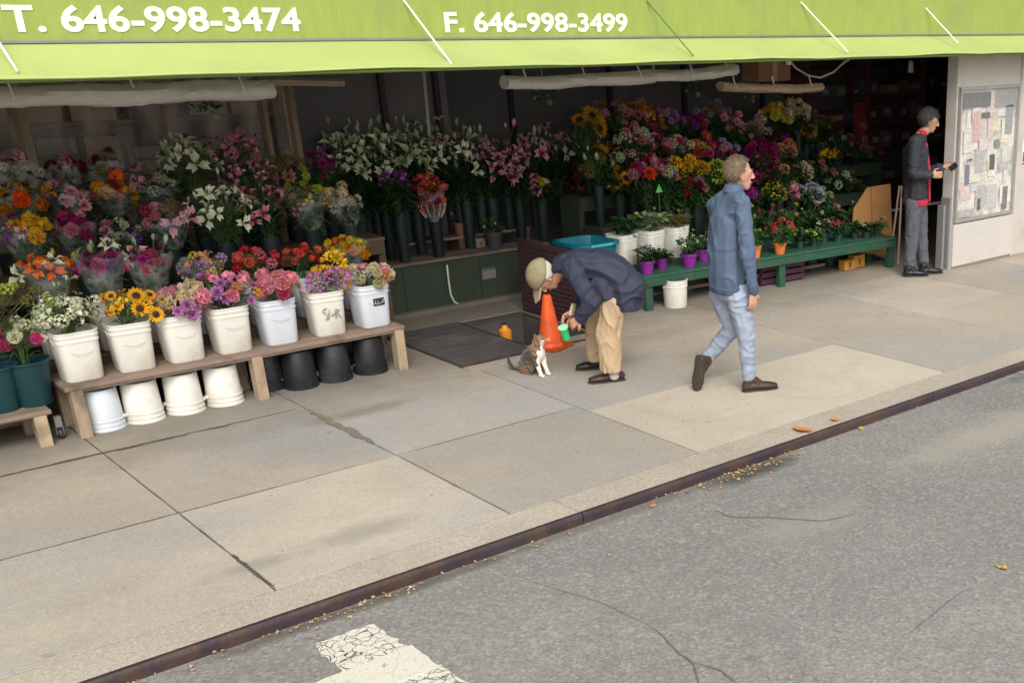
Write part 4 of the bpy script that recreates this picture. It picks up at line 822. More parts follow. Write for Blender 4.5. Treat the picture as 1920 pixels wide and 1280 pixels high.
# ---- upturned pails under the bench
for i, (X, c) in enumerate(((1.92, 'b'), (2.17, 'w'), (2.44, 'w'), (2.71, 'w'), (3.08, 'k'), (3.27, 'k'), (3.54, 'k'), (3.83, 'k'))):
    yy = 8.665 if i != 4 else 8.80
    m = {'b': M_whiteblue, 'w': M_white, 'k': M_black}[c]
    lab = {'b': 'upturned bluish white pail under the plank bench beside its end leg', 'w': 'upturned white pail under the plank bench', 'k': 'upturned black pail under the plank bench'}[c]
    if i == 4: lab = 'black pail set back behind the other black pails under the bench'
    round_pail(lab, (X, yy, 0), m, {'b': 'upturned pails under the bench', 'w': 'upturned white pails under the bench', 'k': 'upturned black pails under the bench'}[c], h=.285 if c != 'k' else .29, r=.125, inverted=True)
# ---- lily shelf: tall vases
lil = [  # u head, v head, Yv, base z, vase h, R, mix, label
 (632, 292, 10.50, .622, .40, .17, [('lily', 'white', 5), ('bud', 'greenwhite', 8), ('lily', 'greenwhite', 3)], 'white lily bunch beside the stout timber post'),
 (690, 285, 10.50, .622, .42, .18, [('lily', 'white', 6), ('bud', 'greenwhite', 9), ('lily', 'greenwhite', 3)], 'white lily bunch with many upright green buds'),
 (745, 280, 10.50, .622, .42, .18, [('lily', 'white', 4), ('bud', 'greenwhite', 9), ('lily', 'greenwhite', 5)], 'greenish white lily bunch above the purple bunch'),
 (800, 290, 10.48, .622, .42, .18, [('lily', 'white', 7), ('bud', 'greenwhite', 8), ('lily', 'greenwhite', 3)], 'white lily bunch around the thin white pole'),
 (850, 285, 10.50, .622, .42, .17, [('lily', 'white', 5), ('bud', 'greenwhite', 8), ('lily', 'palepink', 2)], 'white lily bunch with a few blush blooms'),
 (893, 300, 10.50, .622, .42, .17, [('lily', 'palepink', 6), ('lily', 'dustypink', 4), ('bud', 'greenwhite', 7)], 'pink lily bunch next to the white ones'),
 (945, 305, 10.48, .622, .42, .18, [('lily', 'palepink', 6), ('lily', 'dustypink', 6), ('bud', 'palepink', 7)], 'pink star lily bunch over the small grey pot'),
 (995, 290, 10.50, .622, .42, .17, [('lily', 'palepink', 5), ('lily', 'dustypink', 3), ('bud', 'greenwhite', 8)], 'blush lily bunch with slender buds'),
 (1045, 290, 10.52, .622, .42, .17, [('lily', 'palepink', 6), ('lily', 'white', 2), ('bud', 'greenwhite', 7)], 'blush and white lily bunch beside the sunflowers'),
 (662, 322, 10.42, .504, .46, .14, [('lily', 'white', 5), ('lily', 'greenwhite', 4), ('bud', 'greenwhite', 4)], 'low white lily bunch beside the stout post'),
 (712, 316, 10.42, .504, .46, .14, [('lily', 'white', 7), ('bud', 'greenwhite', 4)], 'low white lily bunch behind the purple tulips'),
 (772, 318, 10.42, .504, .46, .14, [('lily', 'greenwhite', 4), ('lily', 'white', 5), ('bud', 'greenwhite', 3)], 'low white lily bunch behind the wrapped tulips'),
 (868, 325, 10.42, .504, .46, .14, [('lily', 'palepink', 5), ('lily', 'white', 3), ('bud', 'palepink', 3)], 'low blush lily bunch beside the wrapped tulips'),
 (918, 330, 10.42, .504, .46, .14, [('lily', 'palepink', 6), ('lily', 'dustypink', 3)], 'low pink lily bunch over the grey pot'),
 (968, 328, 10.42, .504, .46, .14, [('lily', 'palepink', 6), ('lily', 'dustypink', 2), ('bud', 'greenwhite', 3)], 'low pink lily bunch beside the gerberas'),
 (740, 342, 10.20, .504, .46, .09, [('tulip', 'purple', 9, .05), ('tulip', 'orchid', 4, .05)], 'purple tulip bunch'),
 (1013, 352, 10.22, .504, .44, .10, [('gerbera', 'pink', 5), ('gerbera', 'yellow', 2), ('gerbera', 'white', 1), ('cluster', 'lime', 2, .05)], 'pink yellow and white gerbera bunch'),
 (1082, 345, 10.50, .622, .40, .13, [('gerbera', 'hotpink', 4), ('gerbera', 'magenta', 4), ('gerbera', 'gold', 2), ('gerbera', 'coral', 2)], 'magenta coral and gold gerbera bunch'),
]
for i, (u, v, Y, zb, vh, Rr, mxx, lab) in enumerate(lil):
    h = at_y(u, v, Y); loc = Vector((h.x, Y, zb))
    vase('tall dark shelf vase holding the '+lab, loc, vh, .065, M_vase, 'tall vases on the lily shelf')
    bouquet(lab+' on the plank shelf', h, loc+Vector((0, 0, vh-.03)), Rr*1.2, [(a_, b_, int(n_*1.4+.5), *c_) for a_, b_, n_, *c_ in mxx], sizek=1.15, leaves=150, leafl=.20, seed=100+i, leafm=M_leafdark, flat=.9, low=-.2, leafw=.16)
# wrapped red bouquet leaning out of a front vase
h = at_y(807, 362, 10.15)
vase('front vase on the plank shelf under the wrapped red tulips', Vector((h.x+.05, 10.22, .504)), .38, .07, M_vase, 'tall vases on the lily shelf')
tb_ = bouquet('red tulip bouquet in striped white cellophane on the plank shelf', h+Vector((0, 0, .01)), Vector((h.x+.03, 10.20, .86)), .118, [('tulip', 'coral', 26, .07), ('tulip', 'red', 14, .065), ('rose', 'gold', 5, .055), ('rose', 'magenta', 5, .055)], leaves=8, leafl=.1, seed=131, wrap=True, flat=1.3, low=-.95)
mb = MB(); C = h-Vector((h.x+.03, 10.20, .86))
for k in range(13):
    a = 2*PI*k/13; f0 = Vector((math.cos(a)*.075, math.sin(a)*.075, .02)); f1 = C+Vector((math.cos(a)*.13, math.sin(a)*.13, -.09))
    mb.tube([f0, f0.lerp(f1, .5)*1.0+Vector((math.cos(a), math.sin(a), 0))*.012, f1], .003, 4)
mb.build('printed_stripes', mat('wrap_white', (.7, .66, .62), .4), tb_)['kind'] = 'stuff'
for (u, v, Y, z, lab) in ((769, 452, 10.50, .622, 'empty dark vase on the upper plank shelf near the purple tulips'), (965, 400, 10.50, .622, 'empty dark vase on the upper plank shelf behind the grey pot')):
    q = at_y(u, v, Y); vase(lab, Vector((q.x, Y, z)), .40, .06, M_vase, None)
q = at_y(930, 466, 10.2)
pot('small dark grey pot on the front of the plank shelf', Vector((q.x, 10.22, .504)), .17, .085, mat('grey_pot', (.05, .05, .058), .5))
bouquet('small olive leafed plant in the dark grey pot on the plank shelf', Vector((q.x-.01, 10.22, .73)), Vector((q.x, 10.22, .64)), .09, [('cluster', 'olive', 4, .03), ('cluster', 'white', 2, .02)], leaves=40, leafl=.06, seed=140, leafm=M_leafdark, leafw=.4, name='potted_plant', cat='plant')
q = at_y(894, 458, 10.45)
t = thing('wood_block', 'pale square wood block between the two plank shelves', 'block', (q.x, 10.36, .503)); MB().box(-.05, .05, 0, .08, 0, .09).build('block', mat('pale_block', (.34, .25, .19), .8, .3, 9), t, bevel=.004); MB().box(-.02, .02, -.003, -.0005, .02, .06).build('stamp', mat('block_stamp', (.3, .12, .1), .8), t)
q = at_y(862, 425, 10.5)
pot('little terracotta pot on the upper plank shelf', Vector((q.x, 10.5, .622)), .13, .06, mat('terracotta_dim', (.22, .10, .05), .8))
bouquet('sprig of leaves in the little terracotta pot', Vector((q.x, 10.5, .80)), Vector((q.x, 10.5, .74)), .06, [('bud', 'greenwhite', 2, .03)], leaves=16, leafl=.07, seed=141, name='potted_plant', cat='plant')
# hanging trailing plants under the awning
for i, (u, v, lab) in enumerate(((1020, 190, 'pale trailing plant hanging above the lilies'), (1300, 175, 'dark trailing plant hanging above the mixed bunches'), (385, 215, 'dim trailing plant hanging before the back shelving'), (1405, 188, 'pale yellow green sprig hanging under the tan roll'))):
    h = at_y(u, v, 9.6)
    o = bouquet(lab, h, h+Vector((0, 0, .16)), .12 if i < 3 else .06, [('cluster', 'greenwhite' if i != 3 else 'lemon', 3, .03)], leaves=40, leafl=.10, seed=150+i, leafm=M_leafdark, name='hanging_plant', cat='plant', leafw=.25)
    MB().tube([(0, 0, -.05), (0, 0, 2.58-(h.z+.16))], .004, 5).build('hanging_wire', M_metal, o)
# ------------------------------------------------------------------ green bench with potted plants
ga, gb = Vector((6.60, 8.70, 0)), Vector((10.00, 8.42, 0))
gdir = (gb-ga); glen = gdir.length; gang = math.atan2(gdir.y, gdir.x)
GM = Matrix.Translation(ga) @ Matrix.Rotation(gang, 4, 'Z')
gt = thing('green_bench', 'long low green painted bench carrying potted plants', 'bench', ga, gang)
GZ = .345
for k in range(3): MB().box(0, glen, k*.15+.003, (k+1)*.15-.003, GZ-.03, GZ).build('board', M_greenpaint, gt, bevel=.004)
MB().box(.01, glen-.01, -.012, .012, GZ-.105, GZ-.032).build('apron', M_greenpaint, gt, bevel=.004)
for xx in (.04, glen*.5, glen-.09):
    for yy in (.0, .37): MB().box(xx, xx+.08, yy+.014, yy+.07, 0, GZ-.032).build('leg', M_greenpaint, gt, bevel=.004)
MB().box(.2, glen-.9, .2, .24, .10, .13).build('stretcher', M_wooddark, gt)
def g_at(u, v, zoff, dy):       # on the bench top, dy metres back from its front edge
    q = at_z(u, v, GZ); f = (q-ga).dot(gdir.normalized()); return GM @ Vector((min(max(f, .06), glen-.06), dy, GZ+zoff))
round_pail('upright white pail under the green bench by its end leg', (6.99, 8.70, 0), M_white, None, h=.27, r=.125)
for i, (u, v) in enumerate(((1600, 497), (1618, 492))):
    q = at_z(u, v+10)
    t = thing('yellow_crate', ['orange yellow block on the ground under the green bench', 'taller orange yellow block beside its twin under the green bench'][i], 'crate', (q.x, q.y+.1, 0))
    MB().box(-.09, .09, -.05, .05, 0, .11+.03*i).build('block', mat('yellow_orange_plastic', (.55, .26, .04), .5, .2, 6), t, bevel=.01); MB().box(-.02, .02, -.053, -.0505, .02, .10).build('slot', mat('slot_dark', (.25, .1, .02), .6), t)
t = thing('plum_crate', 'dark plum crate pushed under the middle of the green bench', 'crate', (8.5, 8.85, 0), gang)
for z in (.02, .09, .16): MB().box(-.3, .3, -.14, -.12, z, z+.05).build('slat', mat('plum_plastic', (.07, .025, .045), .5, .2), t)
for xx in (-.3, .27): MB().box(xx, xx+.03, -.119, .12, .0, .22).build('side', mat('plum_plastic', (.07, .025, .045)), t)
# tiers behind
TX0, TX1 = 6.7, 11.6
tier('lowest dark green step behind the green bench', 6.75, 10.6, 9.22, 9.50, .42, M_greenpanel, M_greenpanel)
tier('middle dark green step behind the green bench', 6.75, 11.0, 9.52, 9.84, .68, M_greenpanel, M_greenpanel)
tier('top dark green step behind the green bench', 6.75, 11.4, 9.86, 10.25, .95, M_greenpanel, M_greenpanel)
# teal bin and three white planters with greenery
q = at_y(1092, 445, 9.2)
t = thing('teal_bin', 'bright teal plastic bin behind the stooping man', 'bin', (q.x, 9.15, .44))
MB().lathe([(0, 0), (.20, 0), (.235, .20), (.26, .205), (.26, .235), (.225, .235), (.19, .02), (0, .02)], 32, power=5).build('tub', mat('teal_plastic', (.008, .16, .21), .3, .12, 4), t, smooth='auto'); MB().box(-.12, .12, -.262, -.2605, .209, .231).build('label_strip', mat('teal_light', (.05, .38, .45), .3), t)
t = thing('bin_stand', 'dark box stand under the teal bin', 'stand', (q.x, 9.15, 0)); MB().box(-.24, .24, -.2, .2, 0, .438).build('box', M_greenpanel, t, bevel=.006); MB().box(-.20, .20, -.206, -.2015, .1, .14).build('hand_hold', M_black, t)
for i, (u, lab, col, hh) in enumerate(((1172, 'glossy dark leaves with a yellow spathe', 'lemon', 395), (1224, 'variegated pale green leaves', 'greenwhite', 388), (1270, 'olive bronze grassy leaves', 'olive', 388))):
    q = at_y(u, 452, 9.05); loc = Vector((q.x, 9.10, .40))
    square_bucket('white planter pail behind the green bench with '+lab, loc, .25, M_white, 'white planters behind the green bench', h=.30, r=.125)
    t = thing('planter_stand', 'low dark stand under the white planter with '+lab, 'stand', (q.x, 9.10, 0)); MB().box(-.125, .125, -.11, .11, 0, .398).build('box', M_greenpanel, t, bevel=.006); MB().box(-.1, .1, -.115, -.1115, .3, .33).build('rail', M_greenpaint, t)
    bouquet('potted plant of '+lab+' in a white planter', at_y(u, hh+20, 9.1), loc+Vector((0, 0, .28)), .14, [('tulip', 'lemon', 1, .05)] if i == 0 else [('cluster', col, 5, .03)], leaves=130, leafl=.11, seed=160+i, leafm=[M_leafdark, mat('pale_leaf', (.20, .27, .13), .5, .3, 14, trans=.2), mat('bronze_leaf', (.20, .17, .05), .5, .3, 14, trans=.2)][i], leafw=[.45, .4, .2][i], name='potted_plant', cat='plant')
t = thing('plant_tag', 'small green triangular plant tag above the variegated planter', 'tag', at_y(1236, 355, 9.1)); MB().add([(-.045, 0, -.03), (.045, 0, -.03), (.0, 0, .05), (-.045, .004, -.03), (.045, .004, -.03), (.0, .004, .05)], [(0, 1, 2), (3, 5, 4), (0, 3, 4, 1), (1, 4, 5, 2), (2, 5, 3, 0)]).build('card', mat('tag_green', (.08, .45, .08), .5), t); MB().tube([(0, .006, .0), (0, .006, -.35)], .004, 5).build('stake', M_stem, t)
# purple and orange pots on the bench
M_purp = mat('purple_plastic', (.20, .02, .24), .35, .15, 5, rnd=.15); M_orpot = mat('orange_clay', (.60, .17, .035), .6, .2, 7, rnd=.1); M_nurs = mat('nursery_green', (.02, .06, .05), .5, .2, 7)
pots = [  # u, dy, h, r, material, label pot, label plant, mix, plant height, leaf material
 (1213, .10, .13, .075, M_purp, 'purple pot at the end of the green bench', 'pink cyclamen in the end purple pot', [('lily', 'palepink', 5, .028), ('lily', 'lilac', 3, .025)], .12, M_leafdark),
 (1240, .20, .11, .065, M_purp, 'purple pot set slightly back beside the end one', 'leafy cyclamen in the set back purple pot', [('lily', 'white', 2, .02)], .07, M_leafdark),
 (1292, .10, .14, .08, M_purp, 'wide purple pot with a white flowering plant', 'white orchid like plant in the wide purple pot', [('lily', 'white', 3, .03), ('lily', 'lilac', 2, .028)], .13, M_leaf),
 (1318, .28, .12, .07, M_purp, 'purple pot partly hidden behind the walking man', 'white cyclamen in the purple pot behind the walking man', [('lily', 'white', 4, .03)], .12, M_leafdark),
 (1417, .07, .13, .06, M_orpot, 'orange clay pot close to the walking man', 'green herb in the orange pot close to the walking man', [('cluster', 'lime', 2, .02)], .16, M_leaf),
 (1462, .07, .12, .07, M_orpot, 'orange clay pot with the red geranium', 'red geranium spilling from its orange clay pot', [('mum', 'red', 5, .04), ('mum', 'coral', 2, .035)], .17, M_leaf),
 (1500, .16, .08, .05, M_nurs, 'small nursery pot with bright yellow pansies', 'bright yellow pansies in a small nursery pot', [('lily', 'lemon', 7, .03)], .09, M_leafdark),
 (1526, .16, .08, .05, M_nurs, 'small nursery pot with pale yellow primroses', 'pale yellow primroses in a small nursery pot', [('lily', 'lemon', 4, .028), ('lily', 'cream', 4, .028)], .09, M_leaf),
 (1545, .30, .10, .05, M_nurs, 'nursery pot with cream flowers set back on the bench', 'cream flowers in the set back nursery pot', [('lily', 'cream', 6, .03)], .14, M_leafdark),
 (1571, .20, .09, .055, M_nurs, 'nursery pot with hot pink impatiens', 'hot pink impatiens in a nursery pot', [('lily', 'hotpink', 8, .032), ('lily', 'red', 3, .03)], .13, M_leaf),
 (1603, .22, .08, .05, M_nurs, 'nursery pot with cream and maroon pansies', 'cream and maroon pansies in a nursery pot', [('lily', 'cream', 3, .028), ('lily', 'maroon', 3, .028)], .09, M_leafdark),
 (1624, .15, .08, .05, M_nurs, 'nursery pot with white and red pansies', 'white and red pansies in a nursery pot', [('lily', 'white', 5, .03), ('lily', 'red', 2, .025)], .08, M_leafdark),
 (1645, .18, .08, .05, M_nurs, 'nursery pot of plain greens at the bench end', 'plain greens in the nursery pot at the bench end', [('cluster', 'greenwhite', 2, .02)], .07, M_leaf),
]
for i, (u, dy, h, r, m, l1, l2, mxx, ph, lm) in enumerate(pots):
    # horizontal position from the pot's bench line
    lo, hi = 0.0, glen
    def px(P): d = P-EYE; return PPX+FOC*d.dot(RGT)/d.dot(FWD)
    for _ in range(40):
        f = (lo+hi)/2
        if px(GM @ Vector((f, dy, GZ+h/2))) < u: lo = f
        else: hi = f
    loc = GM @ Vector((lo, dy, GZ))
    pot(l1, loc, h, r, m, None)
    bouquet(l2, loc+Vector((0, 0, h+ph*.75)), loc+Vector((0, 0, h*.8)), max(r*1.7, .095) if i not in (5,) else .15, mxx, leaves=100, leafl=.085 if i != 5 else .09, seed=170+i, leafm=lm, leafw=.45, name='potted_plant', cat='plant', flat=.6, low=-.1)
# leafy pots between the bench and the steps
for i, (u, hh_, lab, c_) in enumerate(((1352, 415, 'broad dark leaves', 'olive'), (1398, 405, 'fine bright leaves', 'lime'), (1440, 400, 'dark ferny leaves', 'red'), (1482, 402, 'narrow grassy leaves', 'lemon'), (1520, 400, 'deep green round leaves', 'greenwhite'), (1556, 395, 'tall dark leaves', 'hotpink'), (1592, 400, 'bushy mixed leaves', 'cream'), (1630, 405, 'low glossy leaves', 'white'))):
    h = at_y(u, hh_, 9.02); loc = Vector((h.x, 9.02, 0))
    pot('tall dark floor pot behind the green bench with '+lab, loc, .42, .10, M_nurs, None)
    bouquet('pot plant of '+lab+' behind the green bench', Vector((h.x, 9.02, max(h.z, .58))), loc+Vector((0, 0, .36)), .15, [('cluster', c_, 4, .028)], leaves=150, leafl=[.13, .08, .10, .15, .08, .14, .09, .08][i], seed=300+i, leafm=M_leafdark if i % 2 == 0 else M_leaf, leafw=[.5, .3, .22, .12, .6, .35, .35, .5][i], name='potted_plant', cat='plant', flat=.7)
# ------------------------------------------------------------------ mixed bunches on the tiers behind the green bench
C_ = 'carnation'
tiers = [  # u, v, level, R, mix, label
 (1098, 238, 2, .10, [('sunflower', 'gold', 2), ('cluster', 'olive', 2)], 'topmost sunflower pair above the gerberas'),
 (1135, 290, 2, .09, [('sunflower', 'gold', 2, .09), ('bud', 'greenwhite', 2)], 'single large sunflower bunch with a pale bud'),
 (1160, 343, 1, .09, [('sunflower', 'gold', 2), ('sunflower', 'yellow', 2, .065)], 'sunflower bunch low beside the gerberas'),
 (1160, 222, 2, .15, [('cluster', 'dustypink', 5), ('cluster', 'olive', 6), (C_, 'palepink', 3)], 'dusky mixed filler bunch next to the topmost sunflowers'),
 (1205, 222, 2, .14, [('lily', 'gold', 5, .05), ('rose', 'orange', 4), ('cluster', 'dustypink', 3)], 'orange and gold mixed bunch high on the steps'),
 (1225, 245, 2, .07, [('rose', 'coral', 5), ('rose', 'hotpink', 2)], 'small coral rose bunch poking above the filler'),
 (1247, 230, 2, .13, [(C_, 'orchid', 5), ('cluster', 'magenta', 5), ('cluster', 'lilac', 3)], 'orchid pink carnation bunch high on the steps'),
 (1290, 240, 2, .12, [('mum', 'magenta', 3, .06), (C_, 'purple', 4)], 'magenta mum bunch high on the steps'),
 (1335, 225, 2, .16, [('cluster', 'lilac', 6), ('cluster', 'olive', 5), (C_, 'dustypink', 3)], 'dim lilac filler bunch high on the steps'),
 (1378, 242, 2, .11, [(C_, 'pink', 7), (C_, 'palepink', 3)], 'pink carnation bunch above the walking man'),
 (1190, 265, 1, .13, [('cluster', 'greenwhite', 6), ('cluster', 'dustypink', 4), ('lily', 'palepink', 3, .05)], 'pale green and pink bunch in the middle of the steps'),
 (1228, 280, 1, .12, [('rose', 'dustypink', 6), ('cluster', 'maroon', 5)], 'faded rose bunch in the middle of the steps'),
 (1265, 280, 1, .11, [('cluster', 'cream', 6), ('cluster', 'lilac', 4), (C_, 'hotpink', 2)], 'cream and lilac stock bunch in the middle of the steps'),
 (1312, 285, 1, .11, [('rose', 'coral', 4), (C_, 'hotpink', 3), ('cluster', 'lime', 3)], 'coral and hot pink bunch behind the walking man'),
 (1282, 322, 0, .09, [('mum', 'yellow', 3, .075)], 'deep yellow mum bunch'),
 (1308, 322, 0, .08, [('mum', 'gold', 2, .075), ('mum', 'yellow', 1, .07)], 'golden mum bunch beside the deep yellow one'),
 (1335, 330, 0, .07, [('mum', 'lime', 2, .065)], 'lime green mum bunch beside the golden one'),
 (1213, 325, 0, .12, [('rose', 'dustypink', 6), (C_, 'red', 4), ('cluster', 'magenta', 3)], 'dark pink and red bunch above the variegated planter'),
 (1305, 357, 0, .10, [('rose', 'red', 5), ('rose', 'maroon', 4), (C_, 'dustypink', 2)], 'dark red rose bunch below the yellow mums'),
 (1452, 224, 2, .15, [('rose', 'lemon', 6, .05), ('rose', 'yellow', 4, .05), ('rose', 'cream', 3, .05)], 'yellow rose bouquet high above the mums'),
 (1496, 218, 2, .14, [('rose', 'cream', 10, .05), ('rose', 'lemon', 2, .05)], 'cream rose bouquet high above the mums'),
 (1512, 255, 2, .10, [('rose', 'peach', 4), ('cluster', 'gold', 4)], 'dim peach rose bunch below the cream bouquet'),
 (1425, 285, 1, .10, [(C_, 'magenta', 6), ('rose', 'magenta', 3)], 'deep magenta bunch beside the walking man'),
 (1427, 305, 1, .08, [('mum', 'hotpink', 2, .07), ('rose', 'pink', 3)], 'hot pink mum bunch beside the walking man'),
 (1430, 330, 1, .09, [(C_, 'hotpink', 5), (C_, 'pink', 3)], 'pink carnation bunch at the walking man\'s face'),
 (1475, 293, 1, .10, [('mum', 'peach', 2, .08), ('mum', 'coral', 1, .075)], 'peach and coral mum bunch'),
 (1460, 325, 0, .09, [('mum', 'maroon', 2, .06), ('mum', 'peach', 1, .06)], 'maroon and peach mum bunch'),
 (1497, 325, 1, .08, [('mum', 'cream', 2, .085)], 'large cream mum bunch'),
 (1447, 364, 0, .07, [('mum', 'lemon', 2, .07)], 'lemon yellow mum bunch'),
 (1478, 367, 0, .08, [('rose', 'pink', 4, .05), ('rose', 'palepink', 3, .05), (C_, 'red', 1)], 'ruffled pink rose bunch between lemon and lavender mums'),
 (1518, 367, 0, .08, [('mum', 'lavender', 2, .08)], 'pale lavender mum bunch'),
 (1550, 298, 1, .10, [('lily', 'gold', 4, .055), ('rose', 'yellow', 3), ('cluster', 'maroon', 2)], 'golden lily bunch beside green foliage'),
 (1562, 345, 1, .14, [('cluster', 'greenwhite', 6)], 'bushy green foliage bunch at the end of the steps'),
 (1530, 320, 1, .12, [('cluster', 'olive', 6), ('cluster', 'dustypink', 2)], 'olive foliage bunch behind the lavender mums'),
 (1120, 320, 1, .12, [('cluster', 'olive', 5), ('bud', 'greenwhite', 3)], 'leafy green bunch between the sunflowers and gerberas'),
 (1185, 300, 1, .13, [('cluster', 'dustypink', 5), ('lily', 'palepink', 3, .05), ('cluster', 'greenwhite', 3)], 'blush filler bunch behind the low sunflowers'),
 (1250, 330, 0, .11, [('cluster', 'greenwhite', 4), (C_, 'dustypink', 4)], 'green and dusky pink bunch beside the yellow mums'),
 (1350, 290, 1, .13, [(C_, 'magenta', 4), ('cluster', 'lilac', 5), ('rose', 'coral', 2)], 'lilac and magenta bunch behind the walking man\'s back'),
 (1405, 250, 2, .14, [('cluster', 'olive', 5), ('rose', 'dustypink', 5), ('cluster', 'cream', 3)], 'olive and dusty rose bunch above the walking man\'s head'),
 (1450, 265, 2, .13, [(C_, 'purple', 5), ('cluster', 'maroon', 4), ('cluster', 'greenwhite', 3)], 'purple bunch below the yellow rose bouquet'),
 (1535, 240, 2, .14, [('cluster', 'olive', 6), ('cluster', 'dustypink', 3)], 'dim olive bunch at the end of the top step'),
 (1575, 270, 2, .15, [('cluster', 'greenwhite', 4), ('cluster', 'maroon', 4)], 'dim green and maroon bunch at the end of the top step'),
 (1535, 375, 0, .10, [('cluster', 'greenwhite', 5), ('cluster', 'lime', 2)], 'low green filler bunch beside the lavender mums'),
 (1590, 350, 1, .14, [('cluster', 'olive', 6)], 'dark foliage bunch above the bench end'),
 (1400, 370, 0, .11, [('rose', 'magenta', 4), ('cluster', 'purple', 4)], 'plum coloured bunch low behind the walking man'),
 (1605, 285, 2, .16, [('cluster', 'dustypink', 5), ('lily', 'dustypink', 3, .04)], 'dim twiggy pink bunch by the red post'),
 (1640, 300, 2, .15, [('cluster', 'dustypink', 3), ('cluster', 'maroon', 4)], 'dim twiggy maroon bunch by the doorway'),
]
LV = [(9.36, .422), (9.68, .682), (10.05, .952)]
for i, (u, v, lv, Rr, mxx, lab) in enumerate(tiers):
    Y, zb = LV[lv]; h = at_y(u, v, Y); dz = round(max(.1, min(.40, h.z-zb-Rr*.9)), 1)
    vase('dark vase under the '+lab, Vector((h.x, Y, zb)), dz, .06, M_vase, 'dark vases on the green steps')
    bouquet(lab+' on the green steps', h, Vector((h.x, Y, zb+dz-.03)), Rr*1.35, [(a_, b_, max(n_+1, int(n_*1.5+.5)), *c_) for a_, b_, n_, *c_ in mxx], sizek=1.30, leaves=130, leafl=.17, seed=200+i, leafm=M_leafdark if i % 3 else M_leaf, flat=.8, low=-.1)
# ------------------------------------------------------------------ things around the doorway
q = at_z(1640, 478); M_ply = mat('orange_plywood', (.33, .16, .05), .65, .15, 3, stretch=(1, 1, 4))
t = thing('plywood_board', 'cut orange brown plywood board leaning by the doorway', 'board', (10.05, 8.72, 0), -.3); t.rotation_euler = (-.12, 0, -.25)
pl = [(-.18, .12), (.30, .04), (.30, .86), (-.02, .84), (-.22, .62), (-.25, .42)]
MB().add([(x_, 0, z_) for x_, z_ in pl]+[(x_, .018, z_) for x_, z_ in pl], [tuple(range(6)), tuple(range(11, 5, -1))]+[(k, 6+k, 6+(k+1) % 6, (k+1) % 6) for k in range(6)]).build('sheet', M_ply, t); MB().box(.02, .03, -.003, -.0005, .1, .84).build('seam', mat('ply_seam', (.2, .09, .03), .7), t)
t.location = at_y(1636, 470, 8.75)*1; t.location.z = 0.02
for i, (u0, u1) in enumerate(((1684, 1668), (1690, 1684))):
    a, b = at_y(u1, 480, 8.5), at_y(u0, 368, 8.6); a.z = .003
    o = MB().tube([a, b+(b-a)*.15], .012, 6).build('broom_stick', mat('stick_tan', (.42, .3, .2), .5, .2, 20)); tag(o, ['pale stick leaning beside the plywood board', 'second pale stick leaning nearer the man in the doorway'][i], 'stick')
q = at_y(1611, 232, 10.6)
t = thing('red_post', 'short red painted post in the dim shop interior', 'post', (q.x, 10.6, 0)); MB().box(-.06, .06, -.06, .06, 0, q.z+.26).build('post', mat('red_paint', (.30, .035, .05), .5, .2, 6), t, bevel=.008); MB().box(-.062, .062, -.064, -.0605, q.z-.4, q.z-.3).build('band', mat('red_band', (.12, .02, .03), .5), t)
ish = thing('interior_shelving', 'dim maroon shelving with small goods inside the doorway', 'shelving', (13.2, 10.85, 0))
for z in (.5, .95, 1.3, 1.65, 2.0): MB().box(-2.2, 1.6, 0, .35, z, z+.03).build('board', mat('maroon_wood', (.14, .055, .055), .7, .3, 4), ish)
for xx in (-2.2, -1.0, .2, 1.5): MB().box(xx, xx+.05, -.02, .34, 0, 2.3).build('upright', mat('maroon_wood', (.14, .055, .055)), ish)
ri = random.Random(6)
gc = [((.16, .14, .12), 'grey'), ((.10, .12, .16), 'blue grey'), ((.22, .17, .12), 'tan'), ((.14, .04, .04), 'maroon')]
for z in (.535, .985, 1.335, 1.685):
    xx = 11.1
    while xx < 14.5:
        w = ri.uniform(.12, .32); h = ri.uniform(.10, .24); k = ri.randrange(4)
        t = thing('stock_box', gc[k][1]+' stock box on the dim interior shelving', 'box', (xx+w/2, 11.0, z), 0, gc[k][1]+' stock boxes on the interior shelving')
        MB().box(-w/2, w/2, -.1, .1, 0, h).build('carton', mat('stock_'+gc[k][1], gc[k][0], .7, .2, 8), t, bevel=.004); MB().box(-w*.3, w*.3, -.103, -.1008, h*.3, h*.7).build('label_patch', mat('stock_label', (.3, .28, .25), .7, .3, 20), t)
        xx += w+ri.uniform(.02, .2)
# ------------------------------------------------------------------ cellar hatch, cone
hz_ = thing('cellar_hatch', 'dark steel cellar hatch with one leaf shut and one standing open', 'hatch', (5.1, 8.9, 0))
MB().box(-.69, .0, -.64, .70, -.04, .012).build('shut_leaf', M_darkmetal, hz_, bevel=.004)
for k in range(9): MB().box(-.67, -.02, -.60+k*.15, -.585+k*.15, .013, .017).build('tread_rib', M_darkmetal, hz_)
MB().box(-.71, .70, -.66, -.645, -.04, .014).build('frame', M_rust, hz_); MB().box(.003, .02, -.43, .68, -.04, .014).build('frame', M_rust, hz_)
for (a) in ((.0, .02, -.44, .68), (.68, .70, -.44, .68)): MB().box(a[0], a[1], a[2], a[3], -.9, -.046).build('pit_wall', M_darkmetal, hz_)
MB().box(.0, .70, .66, .68, -.9, -.046).build('pit_wall', M_darkmetal, hz_); MB().box(.0, .70, -.46, -.44, -.9, -.046).build('pit_wall', M_darkmetal, hz_); MB().box(.0, .70, -.44, .68, -.92, -.9).build('pit_floor', M_darkmetal, hz_)
hz_.children  # open leaf stands upright at the back of the pit
M_plum = mat('plum_steel', (.085, .045, .052), .5, .3, 5, metal=.2)
MB().box(.715, .735, -.44, .68, .0, .70).build('open_leaf', M_plum, hz_)
